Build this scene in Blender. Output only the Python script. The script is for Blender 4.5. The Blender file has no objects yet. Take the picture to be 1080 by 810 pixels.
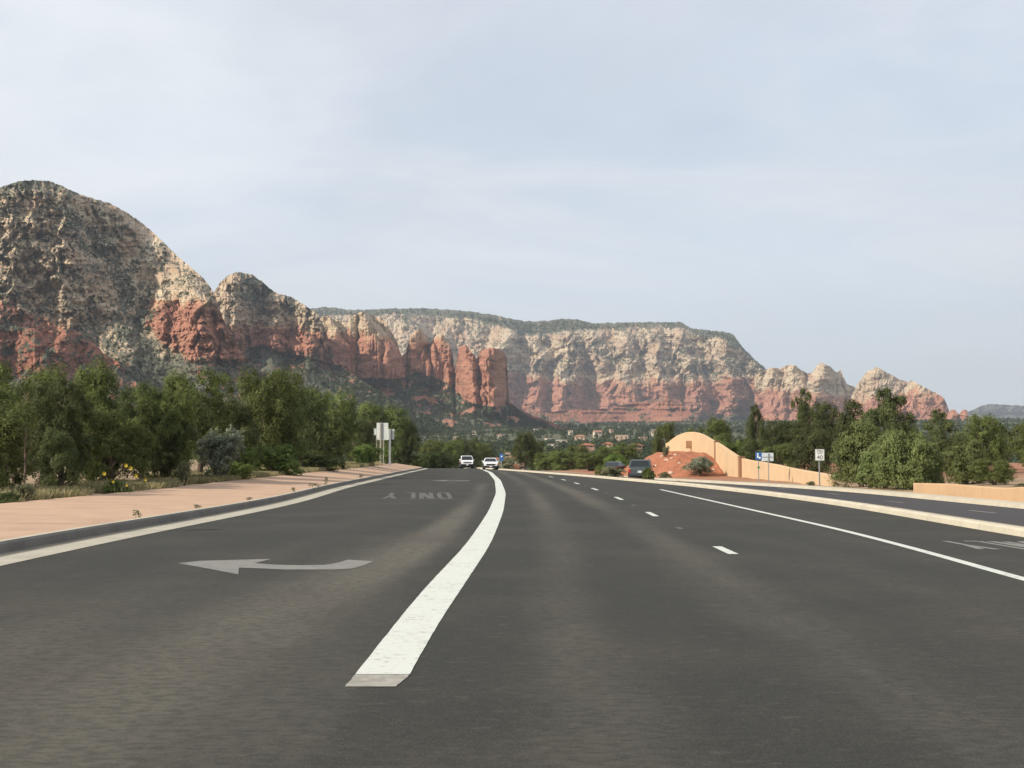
import bpy, math, random
import numpy as np
from mathutils import Vector, Matrix

# ------------------------------------------------------------------ basics
rng = np.random.default_rng(7)
random.seed(7)
SC = bpy.context.scene
COL = SC.collection
W, H, F, CX, CY, YH, EYE = 1080.0, 810.0, 1250.0, 540.0, 405.0, 484.0, 1.3
PITCH = math.atan((YH - CY) / F)
SUN_EL = math.radians(31.0)
SUN_BACK = math.radians(29.0)            # sun stands to the left, this far behind the camera line
SUN = Vector((-math.cos(SUN_EL) * math.cos(SUN_BACK), -math.cos(SUN_EL) * math.sin(SUN_BACK), math.sin(SUN_EL)))


def ray(px, py):
    """view direction for a photo pixel, scaled so that its horizontal length is 1"""
    a = (np.asarray(px, float) - CX) / F
    b = -(np.asarray(py, float) - CY) / F
    c, s = math.cos(PITCH), math.sin(PITCH)
    x, y, z = a, c - b * s, s + b * c
    n = np.hypot(x, y)
    return x / n, y / n, z / n


def G(px, py, z=0.0):
    """point of the horizontal plane at height z seen at a photo pixel"""
    x, y, e = ray(px, py)
    d = (z - EYE) / e
    return float(x * d), float(y * d)


def at(px, Y):
    """X of the photo column px at forward distance Y"""
    return (px - CX) / F * Y


def zat(py, Y):
    x, y, e = ray(CX, py)
    return EYE + float(e) * Y


# ------------------------------------------------------------------ noise
def _hash(ix, iy, seed):
    h = (ix.astype(np.int64) * 374761393 + iy.astype(np.int64) * 668265263 + seed * 1442695041) & 0xFFFFFFFF
    h = ((h ^ (h >> 13)) * 1274126177) & 0xFFFFFFFF
    h = ((h ^ (h >> 16)) * 2246822519) & 0xFFFFFFFF
    return (h ^ (h >> 15)) & 0xFFFFFFFF


def perlin(x, y, seed=0):
    x, y = np.broadcast_arrays(np.asarray(x, float), np.asarray(y, float))
    ix, iy = np.floor(x), np.floor(y)
    fx, fy = x - ix, y - iy
    ux, uy = fx * fx * fx * (fx * (fx * 6 - 15) + 10), fy * fy * fy * (fy * (fy * 6 - 15) + 10)

    def g(ox, oy):
        a = _hash(ix + ox, iy + oy, seed) * (2 * math.pi / 4294967296.0)
        return np.cos(a) * (fx - ox) + np.sin(a) * (fy - oy)
    a = g(0, 0) * (1 - ux) + g(1, 0) * ux
    b = g(0, 1) * (1 - ux) + g(1, 1) * ux
    return (a * (1 - uy) + b * uy) * 1.5


def fbm(x, y, seed=0, oct=4, gain=0.5):
    r, a, f = 0, 1.0, 1.0
    for k in range(oct):
        r = r + a * perlin(np.asarray(x) * f, np.asarray(y) * f, seed + k * 17)
        a *= gain
        f *= 2.03
    return r


def ridged(x, y, seed=0, oct=3, gain=0.5):
    r, a, f = 0, 1.0, 1.0
    for k in range(oct):
        r = r + a * (1 - 2 * np.abs(perlin(np.asarray(x) * f, np.asarray(y) * f, seed + k * 31)))
        a *= gain
        f *= 2.07
    return r


def worley(x, y, seed=0):
    """distance to the nearest cell point, its id in 0..1"""
    x, y = np.broadcast_arrays(np.asarray(x, float), np.asarray(y, float))
    ix, iy = np.floor(x), np.floor(y)
    best = np.full(x.shape, 9.0)
    bid = np.zeros(x.shape)
    for ox in (-1, 0, 1):
        for oy in (-1, 0, 1):
            h = _hash(ix + ox, iy + oy, seed)
            cx = ix + ox + (h & 0xFFFF) / 65536.0
            cy = iy + oy + ((h >> 16) & 0xFFFF) / 65536.0
            d = np.hypot(x - cx, y - cy)
            m = d < best
            best = np.where(m, d, best)
            bid = np.where(m, (h % 1009) / 1009.0, bid)
    return best, bid


def sstep(a, b, x):
    t = np.clip((np.asarray(x, float) - a) / (b - a), 0, 1)
    return t * t * (3 - 2 * t)


def curve(pts, sigma=4.0, lo=-20.0, hi=420.0, step=0.5):
    ys = np.array([p[0] for p in pts], float)
    xs = np.array([p[1] for p in pts], float)
    o = np.argsort(ys)
    ys, xs = ys[o], xs[o]
    g = np.arange(lo - 60, hi + 60, step)
    v = np.interp(g, ys, xs)
    # extrapolate straight on
    v = np.where(g > ys[-1], xs[-1] + (g - ys[-1]) * (xs[-1] - xs[-2]) / (ys[-1] - ys[-2]), v)
    k = np.arange(-int(4 * sigma / step), int(4 * sigma / step) + 1) * step
    w = np.exp(-0.5 * (k / sigma) ** 2)
    w /= w.sum()
    v = np.convolve(np.pad(v, len(k) // 2, mode='edge'), w, mode='valid')
    return lambda Y: np.interp(Y, g, v)


# ------------------------------------------------------------------ mesh helpers
def np_mesh(name, verts, faces, attrs=None, smooth=False):
    verts = np.asarray(verts, np.float32)
    faces = np.asarray(faces, np.int32)
    me = bpy.data.meshes.new(name)
    n = faces.shape[1]
    me.vertices.add(len(verts))
    me.vertices.foreach_set('co', verts.ravel())
    me.loops.add(faces.size)
    me.loops.foreach_set('vertex_index', faces.ravel())
    me.polygons.add(len(faces))
    me.polygons.foreach_set('loop_start', np.arange(0, faces.size, n, dtype=np.int32))
    me.polygons.foreach_set('loop_total', np.full(len(faces), n, np.int32))
    me.update(calc_edges=True)
    me.polygons.foreach_set('use_smooth', np.full(len(faces), bool(smooth)))
    for k, v in (attrs or {}).items():
        v = np.asarray(v, np.float32)
        if v.ndim > 1 and v.shape[-1] == 3:
            a = me.attributes.new(k, 'FLOAT_VECTOR', 'POINT')
            a.data.foreach_set('vector', v.ravel())
        else:
            a = me.attributes.new(k, 'FLOAT', 'POINT')
            a.data.foreach_set('value', v.ravel())
    me.validate()
    return me


def grid_faces(nr, nc, closed=False):
    r = np.arange(nr - 1)[:, None]
    c = np.arange(nc if closed else nc - 1)[None, :]
    c2 = (c + 1) % nc
    a = r * nc + c
    b = r * nc + c2
    return np.stack([a, b, b + nc, a + nc], -1).reshape(-1, 4)


def link(o, parent=None):
    COL.objects.link(o)
    if parent is not None:
        o.parent = parent
    return o


def ob(name, me, mat=None, parent=None):
    o = bpy.data.objects.new(name, me)
    if mat is not None and hasattr(me, 'materials') and len(me.materials) == 0:
        me.materials.append(mat)
    return link(o, parent)


def tag(o, label=None, cat=None, group=None, kind=None):
    if label:
        o['label'] = label
    if cat:
        o['category'] = cat
    if group:
        o['group'] = group
    if kind:
        o['kind'] = kind
    return o


def empty(name, loc=(0, 0, 0), rz=0.0):
    o = bpy.data.objects.new(name, None)
    o.location = loc
    o.rotation_euler = (0, 0, rz)
    return link(o)


def copy_tree(o, parent=None):
    c = o.copy()
    COL.objects.link(c)
    c.parent = parent
    for ch in list(o.children):
        copy_tree(ch, c)
    return c


class MB:
    """collects boxes, prisms and tubes and links them as one mesh"""

    def __init__(s):
        s.v, s.f = [], []

    def poly(s, vs, fs):
        o = len(s.v)
        s.v += [tuple(map(float, v)) for v in vs]
        s.f += [tuple(i + o for i in f) for f in fs]
        return s

    def box(s, x0, x1, y0, y1, z0, z1):
        return s.poly([(x0, y0, z0), (x1, y0, z0), (x1, y1, z0), (x0, y1, z0), (x0, y0, z1), (x1, y0, z1), (x1, y1, z1), (x0, y1, z1)],
                      [(3, 2, 1, 0), (4, 5, 6, 7), (0, 1, 5, 4), (1, 2, 6, 5), (2, 3, 7, 6), (3, 0, 4, 7)])

    def tube(s, pts, rad, n=8, cap=True):
        pts = [Vector(p) for p in pts]
        if not hasattr(rad, '__len__'):
            rad = [rad] * len(pts)
        vs, fs = [], []
        for i, p in enumerate(pts):
            t = (pts[min(i + 1, len(pts) - 1)] - pts[max(i - 1, 0)]).normalized()
            u = t.cross(Vector((0.31, 0.87, 0.13))).normalized()
            w = t.cross(u)
            for k in range(n):
                a = 2 * math.pi * k / n
                vs.append(p + (u * math.cos(a) + w * math.sin(a)) * rad[i])
        for i in range(len(pts) - 1):
            for k in range(n):
                fs.append((i * n + k, i * n + (k + 1) % n, (i + 1) * n + (k + 1) % n, (i + 1) * n + k))
        if cap:
            fs.append(tuple(range(n))[::-1])
            fs.append(tuple((len(pts) - 1) * n + k for k in range(n)))
        return s.poly(vs, fs)

    def prism(s, outline, axis, a, b):
        """2D outline extruded along an axis from a to b"""
        def m(p, t):
            return (t, p[0], p[1]) if axis == 'x' else ((p[0], t, p[1]) if axis == 'y' else (p[0], p[1], t))
        n = len(outline)
        vs = [m(p, a) for p in outline] + [m(p, b) for p in outline]
        fs = [tuple(range(n))[::-1], tuple(range(n, 2 * n))] + [(k, (k + 1) % n, n + (k + 1) % n, n + k) for k in range(n)]
        return s.poly(vs, fs)

    def mesh(s, name):
        me = bpy.data.meshes.new(name)
        me.from_pydata(s.v, [], s.f)
        me.validate()
        import bmesh
        bm = bmesh.new()
        bm.from_mesh(me)
        bmesh.ops.recalc_face_normals(bm, faces=bm.faces)
        bm.to_mesh(me)
        bm.free()
        return me

    def build(s, name, mat, parent=None, bevel=0.0, smooth=False):
        me = s.mesh(name)
        o = ob(name, me, mat, parent)
        if smooth:
            me.polygons.foreach_set('use_smooth', [True] * len(me.polygons))
        if bevel:
            b = o.modifiers.new('Bevel', 'BEVEL')
            b.width = bevel
            b.segments = 2
            b.limit_method = 'ANGLE'
        return o


# ------------------------------------------------------------------ materials
class NT:
    def __init__(s, name):
        s.m = bpy.data.materials.new(name)
        s.m.use_nodes = True
        s.t = s.m.node_tree
        s.b = s.t.nodes['Principled BSDF']
        s.b.inputs['Roughness'].default_value = 0.85
        s.b.inputs['Specular IOR Level'].default_value = 0.25

    def n(s, typ, **kw):
        nd = s.t.nodes.new(typ)
        for k, v in kw.items():
            if k in nd.inputs:
                nd.inputs[k].default_value = v
            else:
                setattr(nd, k, v)
        return nd

    def l(s, a, b):
        s.t.links.new(a, b)

    def coord(s, scale=(1, 1, 1), kind='Position'):
        if kind == 'Position':
            out = s.n('ShaderNodeNewGeometry').outputs['Position']
        else:
            out = s.n('ShaderNodeTexCoord').outputs['Object']
        mp = s.n('ShaderNodeMapping')
        mp.inputs['Scale'].default_value = scale
        s.l(out, mp.inputs['Vector'])
        return mp.outputs['Vector']

    def noise(s, vec, scale, detail=4.0, rough=0.55, dist=0.0):
        nd = s.n('ShaderNodeTexNoise')
        nd.inputs['Scale'].default_value = scale
        nd.inputs['Detail'].default_value = detail
        nd.inputs['Roughness'].default_value = rough
        nd.inputs['Distortion'].default_value = dist
        s.l(vec, nd.inputs['Vector'])
        return nd.outputs['Fac']

    def ramp(s, fac, lo, hi, a=0.0, b=1.0):
        nd = s.n('ShaderNodeMapRange', interpolation_type='SMOOTHSTEP')
        s.l(fac, nd.inputs['Value'])
        nd.inputs['From Min'].default_value = lo
        nd.inputs['From Max'].default_value = hi
        nd.inputs['To Min'].default_value = a
        nd.inputs['To Max'].default_value = b
        return nd.outputs['Result']

    def mix(s, fac, a, b, mode='MIX'):
        nd = s.n('ShaderNodeMix', data_type='RGBA', blend_type=mode)
        for k, v in ((0, fac), (6, a), (7, b)):
            if hasattr(v, 'is_linked') or hasattr(v, 'links'):
                s.l(v, nd.inputs[k])
            elif k == 0:
                nd.inputs[0].default_value = v
            else:
                nd.inputs[k].default_value = (*v, 1.0) if len(v) == 3 else v
        return nd.outputs[2]

    def math(s, op, a, b=None):
        nd = s.n('ShaderNodeMath', operation=op)
        for k, v in ((0, a), (1, b)):
            if v is None:
                continue
            if hasattr(v, 'links'):
                s.l(v, nd.inputs[k])
            else:
                nd.inputs[k].default_value = v
        return nd.outputs[0]

    def attr(s, name):
        return s.n('ShaderNodeAttribute', attribute_name=name).outputs['Fac']

    def bump(s, fac, strength, dist):
        nd = s.n('ShaderNodeBump')
        nd.inputs['Strength'].default_value = strength
        nd.inputs['Distance'].default_value = dist
        s.l(fac, nd.inputs['Height'])
        s.l(nd.outputs['Normal'], s.b.inputs['Normal'])

    def base(s, c):
        if hasattr(c, 'links'):
            s.l(c, s.b.inputs['Base Color'])
        else:
            s.b.inputs['Base Color'].default_value = (*c, 1)
        return s.m


def flat(name, c, rough=0.6, metal=0.0, var=0.12, scale=3.0, spec=0.3):
    """plain surface with a little mottling"""
    t = NT(name)
    v = t.coord(kind='Object')
    f = t.ramp(t.noise(v, scale, 5), 0.3, 0.7)
    t.b.inputs['Roughness'].default_value = rough
    t.b.inputs['Metallic'].default_value = metal
    t.b.inputs['Specular IOR Level'].default_value = spec
    return t.base(t.mix(f, [x * (1 - var) for x in c], [min(1, x * (1 + var)) for x in c]))


M = {}


def build_materials():
    # asphalt ---------------------------------------------------------------
    def asphalt(name, dark, light, brown):
        t = NT(name)
        p = t.coord()
        wear = t.attr('wear')
        big = t.noise(t.coord((1.0, 0.10, 1.0)), 1.3, 5, 0.6)
        blot = t.noise(p, 0.9, 6, 0.65)
        grain = t.noise(p, 55.0, 3, 0.7)
        vor = t.n('ShaderNodeTexVoronoi')
        vor.inputs['Scale'].default_value = 70.0
        t.l(p, vor.inputs['Vector'])
        w = t.math('ADD', wear, t.math('MULTIPLY', t.math('SUBTRACT', big, 0.5), 0.8))
        w = t.math('ADD', w, t.math('MULTIPLY', t.math('SUBTRACT', blot, 0.5), 0.7))
        c = t.mix(t.ramp(w, -0.1, 1.35), dark, light)
        c = t.mix(t.ramp(t.noise(p, 0.35, 4), 0.42, 0.72, 0.0, 0.55), c, brown)
        mid = t.noise(t.coord((0.6, 1.0, 1.0)), 15.0, 4, 0.7)
        c = t.mix(t.ramp(mid, 0.40, 0.64, 0.0, 0.55), c, [x * 0.60 for x in dark])
        c = t.mix(t.ramp(t.noise(t.coord((0.6, 1.0, 1.0)), 8.0, 5, 0.75), 0.54, 0.72, 0.0, 0.38), c, light)
        c = t.mix(t.ramp(grain, 0.3, 0.75, 0.0, 0.55), c, [x * 1.9 for x in dark], 'MIX')
        c = t.mix(t.ramp(vor.outputs['Distance'], 0.05, 0.30, 0.22, 0.0), c, [x * 2.6 for x in light])
        t.b.inputs['Roughness'].default_value = 0.9
        t.b.inputs['Specular IOR Level'].default_value = 0.2
        t.bump(grain, 0.25, 0.006)
        return t.base(c)
    M['asphalt'] = asphalt('asphalt', (0.029, 0.029, 0.0245), (0.130, 0.118, 0.094), (0.080, 0.066, 0.052))
    M['asphalt_far'] = asphalt('asphalt_bluish', (0.046, 0.044, 0.046), (0.066, 0.063, 0.062), (0.056, 0.052, 0.052))

    # paint -----------------------------------------------------------------
    def paint(name, c, wornc, lo, hi, scale=14.0):
        t = NT(name)
        p = t.coord()
        n = t.noise(p, scale, 6, 0.7)
        n2 = t.noise(p, 2.2, 3)
        f = t.ramp(t.math('ADD', n, t.math('MULTIPLY', t.math('SUBTRACT', n2, 0.5), 0.35)), lo, hi)
        t.b.inputs['Roughness'].default_value = 0.7
        return t.base(t.mix(f, c, wornc))
    M['paint'] = paint('white_road_paint', (0.56, 0.575, 0.525), (0.32, 0.315, 0.285), 0.50, 0.74)
    M['paint_worn'] = paint('worn_road_paint', (0.205, 0.20, 0.18), (0.13, 0.125, 0.11), 0.44, 0.74, 6.0)
    M['paint_faded'] = paint('faded_road_paint', (0.135, 0.131, 0.12), (0.055, 0.052, 0.046), 0.40, 0.60, 7.0)
    M['paint_scrub'] = paint('scrubbed_road_paint', (0.35, 0.335, 0.29), (0.24, 0.225, 0.19), 0.36, 0.66, 9.0)

    # concrete --------------------------------------------------------------
    def concrete(name, c, joint=0.0, stain=0.75):
        t = NT(name)
        p = t.coord()
        n = t.noise(p, 1.1, 6, 0.65)
        n2 = t.noise(p, 22.0, 4, 0.7)
        col = t.mix(t.ramp(n, 0.3, 0.75), c, [x * stain for x in c])
        col = t.mix(t.ramp(n2, 0.4, 0.75, 0, 0.5), col, [x * 0.72 for x in c])
        if joint:
            wv = t.n('ShaderNodeTexWave', wave_type='BANDS', bands_direction='Y', wave_profile='SAW')
            wv.inputs['Scale'].default_value = joint
            t.l(p, wv.inputs['Vector'])
            col = t.mix(t.ramp(wv.outputs['Fac'], 0.985, 0.998, 0, 0.6), col, [x * 0.45 for x in c])
        t.bump(n2, 0.25, 0.01)
        return t.base(col)
    M['sidewalk'] = concrete('pink_concrete', (0.50, 0.335, 0.228), 0.10, 0.80)
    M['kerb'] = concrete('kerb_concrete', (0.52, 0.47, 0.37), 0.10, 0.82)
    M['kerb_face'] = concrete('dark_kerb_concrete', (0.215, 0.20, 0.18), 0.10, 0.7)  # kerb face, darker concrete than the kerb top
    M['gutter_dark'] = concrete('dark_gutter_concrete', (0.22, 0.195, 0.155), 0.10, 0.6)  # darker, browner concrete for the strip along the kerb foot
    M['gutter'] = concrete('gutter_concrete', (0.43, 0.40, 0.32), 0.10, 0.78)

    # dirt / gravel ---------------------------------------------------------
    def dirt(name, c1, c2, c3, s=0.6):
        t = NT(name)
        p = t.coord()
        n = t.noise(p, s, 8, 0.68)
        g = t.noise(p, s * 18, 5, 0.7)
        col = t.mix(t.ramp(n, 0.35, 0.68), c1, c2)
        col = t.mix(t.ramp(g, 0.5, 0.72, 0, 0.75), col, c3)
        t.bump(t.math('ADD', n, t.math('MULTIPLY', g, 0.4)), 0.8, 0.15)
        return t.base(col)
    M['median'] = dirt('median_gravel', (0.25, 0.20, 0.14), (0.19, 0.155, 0.11), (0.12, 0.10, 0.075), 1.4)
    M['mound'] = dirt('red_mound_soil', (0.36, 0.140, 0.072), (0.28, 0.105, 0.055), (0.44, 0.21, 0.125), 0.7)

    # ground ----------------------------------------------------------------
    t = NT('ground_soil')
    p = t.coord()
    n = t.noise(p, 0.25, 8, 0.7)
    g = t.noise(p, 6.0, 5, 0.7)
    near = t.mix(t.ramp(n, 0.35, 0.65), (0.34, 0.235, 0.15), (0.27, 0.205, 0.125))
    near = t.mix(t.ramp(g, 0.5, 0.75, 0, 0.6), near, (0.20, 0.16, 0.095))
    red = t.mix(t.ramp(n, 0.3, 0.7), (0.34, 0.15, 0.08), (0.27, 0.13, 0.075))
    soil = t.mix(t.attr('red'), near, red)
    sp = t.noise(p, 0.11, 6, 0.75)
    veg = t.attr('veg')
    f = t.ramp(t.math('ADD', sp, t.math('SUBTRACT', veg, 0.5)), 0.44, 0.56)
    green = t.mix(t.ramp(t.noise(p, 0.03, 5), 0.35, 0.65), (0.050, 0.064, 0.030), (0.105, 0.100, 0.055))
    t.bump(t.math('ADD', n, sp), 0.6, 0.3)
    M['ground'] = t.base(t.mix(f, soil, green))

    # rock ------------------------------------------------------------------
    def rock(name, red1, red2, buff1, buff2, green1, green2, sc, stk=1.0):
        """sc: metres per photo pixel, roughly; 'surf' is the unrolled surface in metres"""
        t = NT(name)
        p = t.coord()

        def surf(scale):
            mp = t.n('ShaderNodeMapping')
            mp.inputs['Scale'].default_value = scale
            t.l(t.n('ShaderNodeAttribute', attribute_name='surf').outputs['Vector'], mp.inputs['Vector'])
            return mp.outputs['Vector']
        strat = t.noise(surf((0.10, 1, 1)), 0.11 / sc, 6, 0.7, 0.3)
        blot = t.noise(surf((1, 1, 1)), 0.030 / sc, 6, 0.65)
        streak = t.noise(surf((1, 0.16, 1)), 0.22 / sc, 5, 0.7, 0.4)
        fine = t.noise(surf((1, 0.8, 1)), 0.30 / sc, 5, 0.75)
        red = t.mix(t.ramp(strat, 0.35, 0.65), red1, red2)
        red = t.mix(t.ramp(streak, 0.48, 0.74, 0, 0.6 * stk), red, [x * 0.60 for x in red2])
        red = t.mix(t.ramp(strat, 0.60, 0.72, 0, 0.45), red, (0.42, 0.23, 0.15))
        buff = t.mix(t.ramp(strat, 0.35, 0.65), buff1, buff2)
        buff = t.mix(t.ramp(blot, 0.42, 0.66, 0, 0.75), buff, (0.38, 0.24, 0.155))
        buff = t.mix(t.ramp(fine, 0.5, 0.70, 0, 0.7), buff, [x * 0.58 for x in buff2])
        buff = t.mix(t.ramp(streak, 0.52, 0.74, 0, 0.5), buff, (0.22, 0.165, 0.12))
        z = t.math('ADD', t.attr('zone'), t.math('MULTIPLY', t.math('SUBTRACT', blot, 0.5), 0.9))
        z = t.math('ADD', z, t.math('MULTIPLY', t.math('SUBTRACT', streak, 0.5), 0.9))
        crack = t.noise(surf((1, 0.10, 1)), 0.42 / sc, 3, 0.6, 0.6)
        bed = t.noise(surf((0.05, 1, 1)), 0.34 / sc, 3, 0.6, 0.2)
        pinkish = t.mix(t.ramp(z, 0.12, 0.45), red, (0.42, 0.235, 0.145))
        col = t.mix(t.ramp(z, 0.4, 0.8), pinkish, buff)
        col = t.mix(t.ramp(crack, 0.58, 0.68, 0, 0.62 * stk), col, (0.15, 0.085, 0.06))
        col = t.mix(t.ramp(bed, 0.60, 0.68, 0, 0.55), col, (0.16, 0.10, 0.07))
        v1 = t.noise(surf((1, 1, 1)), 0.20 / sc, 2, 0.6)
        v2 = t.noise(surf((1, 1.15, 1)), 0.46 / sc, 2, 0.6)
        v = t.math('ADD', t.math('MULTIPLY', v1, 0.50), t.math('MULTIPLY', v2, 0.50))
        f = t.ramp(t.math('ADD', v, t.math('MULTIPLY', t.math('SUBTRACT', t.attr('veg'), 0.5), 0.42)), 0.475, 0.545)
        gr = t.mix(t.ramp(blot, 0.35, 0.65), green1, green2)
        col = t.mix(f, col, gr)
        t.b.inputs['Roughness'].default_value = 0.95
        t.b.inputs['Specular IOR Level'].default_value = 0.1
        t.bump(t.math('ADD', fine, t.math('MULTIPLY', f, 0.5)), 0.8, 4.0 * sc)
        return t.base(col)
    A = ((0.42, 0.208, 0.138), (0.33, 0.155, 0.108), (0.55, 0.455, 0.325), (0.43, 0.335, 0.235), (0.082, 0.088, 0.060), (0.130, 0.130, 0.095))
    M['rock_near'] = rock('sandstone_near', A[0], A[1], (0.58, 0.48, 0.345), (0.46, 0.365, 0.26), (0.108, 0.112, 0.080), (0.160, 0.156, 0.116), 0.62, 0.7)
    M['rock_mid'] = rock('sandstone_mid', *A, 1.1)
    M['rock_far'] = rock('sandstone_far', *A, 2.1)
    M['knoll'] = rock('red_knoll_rock', (0.34, 0.155, 0.10), (0.26, 0.11, 0.075), *A[2:], 0.7, 0.6)
    M['slickrock'] = rock('slickrock', (0.33, 0.155, 0.10), (0.25, 0.105, 0.072), *A[2:], 1.5, 0.15)

    # foliage ---------------------------------------------------------------
    def foliage(name, c1, c2, c3, trans=0.25):
        t = NT(name)
        tone = t.attr('tone')
        oi = t.n('ShaderNodeObjectInfo').outputs['Random']
        col = t.mix(t.ramp(tone, 0.0, 0.6), c1, c2)
        col = t.mix(t.ramp(tone, 0.6, 1.0), col, c3)
        hs = t.n('ShaderNodeHueSaturation')
        t.l(col, hs.inputs['Color'])
        t.l(t.math('ADD', t.math('MULTIPLY', oi, 0.35), 0.82), hs.inputs['Value'])
        t.l(t.math('ADD', t.math('MULTIPLY', oi, 0.02), 0.49), hs.inputs['Hue'])
        t.base(hs.outputs['Color'])
        t.b.inputs['Roughness'].default_value = 0.75
        t.b.inputs['Specular IOR Level'].default_value = 0.15
        tr = t.n('ShaderNodeBsdfTranslucent')
        t.l(hs.outputs['Color'], tr.inputs['Color'])
        mx = t.n('ShaderNodeMixShader')
        mx.inputs[0].default_value = trans
        t.l(t.b.outputs[0], mx.inputs[1])
        t.l(tr.outputs[0], mx.inputs[2])
        t.l(mx.outputs[0], t.t.nodes['Material Output'].inputs['Surface'])
        return t.m
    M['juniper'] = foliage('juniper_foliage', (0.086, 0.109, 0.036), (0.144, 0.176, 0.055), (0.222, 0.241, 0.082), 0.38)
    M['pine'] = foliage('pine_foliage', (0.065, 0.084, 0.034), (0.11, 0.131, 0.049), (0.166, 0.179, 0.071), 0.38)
    M['willow'] = foliage('willow_foliage', (0.133, 0.165, 0.061), (0.199, 0.235, 0.087), (0.273, 0.292, 0.119), 0.38)
    M['silver'] = foliage('silver_foliage', (0.17, 0.20, 0.135), (0.23, 0.26, 0.185), (0.29, 0.31, 0.225), 0.35)
    M['sage'] = foliage('sage_foliage', (0.15, 0.155, 0.085), (0.20, 0.20, 0.115), (0.26, 0.25, 0.15))
    M['shrub'] = foliage('bright_shrub_foliage', (0.103, 0.158, 0.04), (0.161, 0.224, 0.058), (0.238, 0.284, 0.09), 0.38)
    M['forest'] = foliage('valley_forest', (0.040, 0.060, 0.028), (0.062, 0.086, 0.038), (0.098, 0.118, 0.054), 0.2)
    M['drygrass'] = foliage('dry_grass', (0.20, 0.185, 0.085), (0.32, 0.285, 0.15), (0.43, 0.385, 0.22), 0.3)
    M['petal'] = flat('yellow_petals', (0.52, 0.38, 0.03), 0.6)
    M['bark'] = flat('bark', (0.13, 0.095, 0.07), 0.95, var=0.4, scale=12)
    M['bark_grey'] = flat('grey_bark', (0.21, 0.185, 0.16), 0.95, var=0.35, scale=12)
    M['stone'] = flat('pale_stone', (0.52, 0.40, 0.31), 0.9, var=0.25, scale=4)

    # built things ----------------------------------------------------------
    def stucco(name, c, stain):
        t = NT(name)
        p = t.coord()
        n = t.noise(p, 0.8, 6, 0.65)
        s = t.noise(t.coord((1, 1, 0.15)), 2.5, 5, 0.7)
        g = t.noise(p, 30, 3, 0.7)
        col = t.mix(t.ramp(n, 0.35, 0.7), c, [x * 0.9 for x in c])
        col = t.mix(t.ramp(s, 0.52, 0.75, 0, 0.45), col, stain)
        t.bump(g, 0.3, 0.01)
        return t.base(col)
    M['stucco'] = stucco('tan_stucco', (0.54, 0.385, 0.235), (0.38, 0.26, 0.155))
    M['stucco_dark'] = stucco('brown_stucco', (0.24, 0.135, 0.08), (0.19, 0.105, 0.06))
    M['plaque'] = stucco('plaque_stucco', (0.34, 0.20, 0.115), (0.27, 0.16, 0.095))
    M['stucco_low'] = stucco('tan_low_wall_stucco', (0.47, 0.315, 0.185), (0.35, 0.23, 0.135))
    M['metal'] = flat('galvanised_steel', (0.35, 0.36, 0.37), 0.5, 0.6, 0.1)
    M['post_grey'] = flat('weathered_post', (0.30, 0.28, 0.25), 0.8)
    M['alu'] = flat('sign_back_aluminium', (0.56, 0.60, 0.57), 0.45, 0.15, 0.08)
    M['sign_white'] = flat('sign_white', (0.78, 0.79, 0.77), 0.5, 0, 0.03)
    M['sign_blue'] = flat('sign_blue', (0.035, 0.12, 0.33), 0.45, 0, 0.05)
    M['sign_pale'] = flat('sign_pale_grey', (0.55, 0.61, 0.64), 0.45, 0.1, 0.05)
    M['sign_green'] = flat('marker_green', (0.10, 0.22, 0.10), 0.6)
    M['black'] = flat('sign_black', (0.025, 0.025, 0.025), 0.5)
    M['rubber'] = flat('tyre_rubber', (0.022, 0.022, 0.023), 0.9)
    M['rim'] = flat('alloy_rim', (0.42, 0.43, 0.44), 0.35, 0.8, 0.05)
    M['trim'] = flat('black_trim', (0.03, 0.03, 0.032), 0.6)
    M['chrome'] = flat('chrome', (0.55, 0.56, 0.57), 0.2, 0.9, 0.03)
    M['plate'] = flat('number_plate', (0.55, 0.56, 0.58), 0.5)
    M['tail'] = flat('tail_lamp_lens', (0.32, 0.03, 0.025), 0.25, spec=0.5)
    M['mortar'] = flat('dark_opening', (0.05, 0.05, 0.055), 0.4)

    def carpaint(name, c):
        t = NT(name)
        t.b.inputs['Roughness'].default_value = 0.32
        t.b.inputs['Coat Weight'].default_value = 0.6
        t.b.inputs['Coat Roughness'].default_value = 0.08
        n = t.noise(t.coord(kind='Object'), 2.0, 5)
        return t.base(t.mix(t.ramp(n, 0.4, 0.8, 0, 0.25), c, [x * 0.8 + 0.02 for x in c]))
    M['white_car'] = carpaint('white_car_paint', (0.78, 0.79, 0.80))
    M['dark_car'] = carpaint('dark_teal_car_paint', (0.045, 0.060, 0.062))
    M['black_car'] = carpaint('black_car_paint', (0.018, 0.022, 0.030))
    t = NT('car_glass')
    t.b.inputs['Roughness'].default_value = 0.12
    t.b.inputs['Specular IOR Level'].default_value = 0.28
    n = t.noise(t.coord(kind='Object'), 1.2, 3)
    M['glass'] = t.base(t.mix(n, (0.012, 0.016, 0.02), (0.03, 0.036, 0.04)))
    t = NT('headlamp')
    t.b.inputs['Roughness'].default_value = 0.12
    n = t.noise(t.coord(kind='Object'), 8, 2)
    M['lamp'] = t.base(t.mix(n, (0.50, 0.52, 0.55), (0.30, 0.32, 0.35)))

    def tiles(name, c):
        t = NT(name)
        p = t.coord()
        wv = t.n('ShaderNodeTexWave', wave_type='BANDS', bands_direction='X')
        wv.inputs['Scale'].default_value = 1.1
        wv.inputs['Distortion'].default_value = 1.5
        t.l(p, wv.inputs['Vector'])
        n = t.noise(p, 1.5, 5)
        col = t.mix(t.ramp(n, 0.3, 0.7), c, [x * 0.7 for x in c])
        col = t.mix(t.math('MULTIPLY', wv.outputs['Fac'], 0.35), col, [x * 0.5 for x in c])
        return t.base(col)
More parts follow.
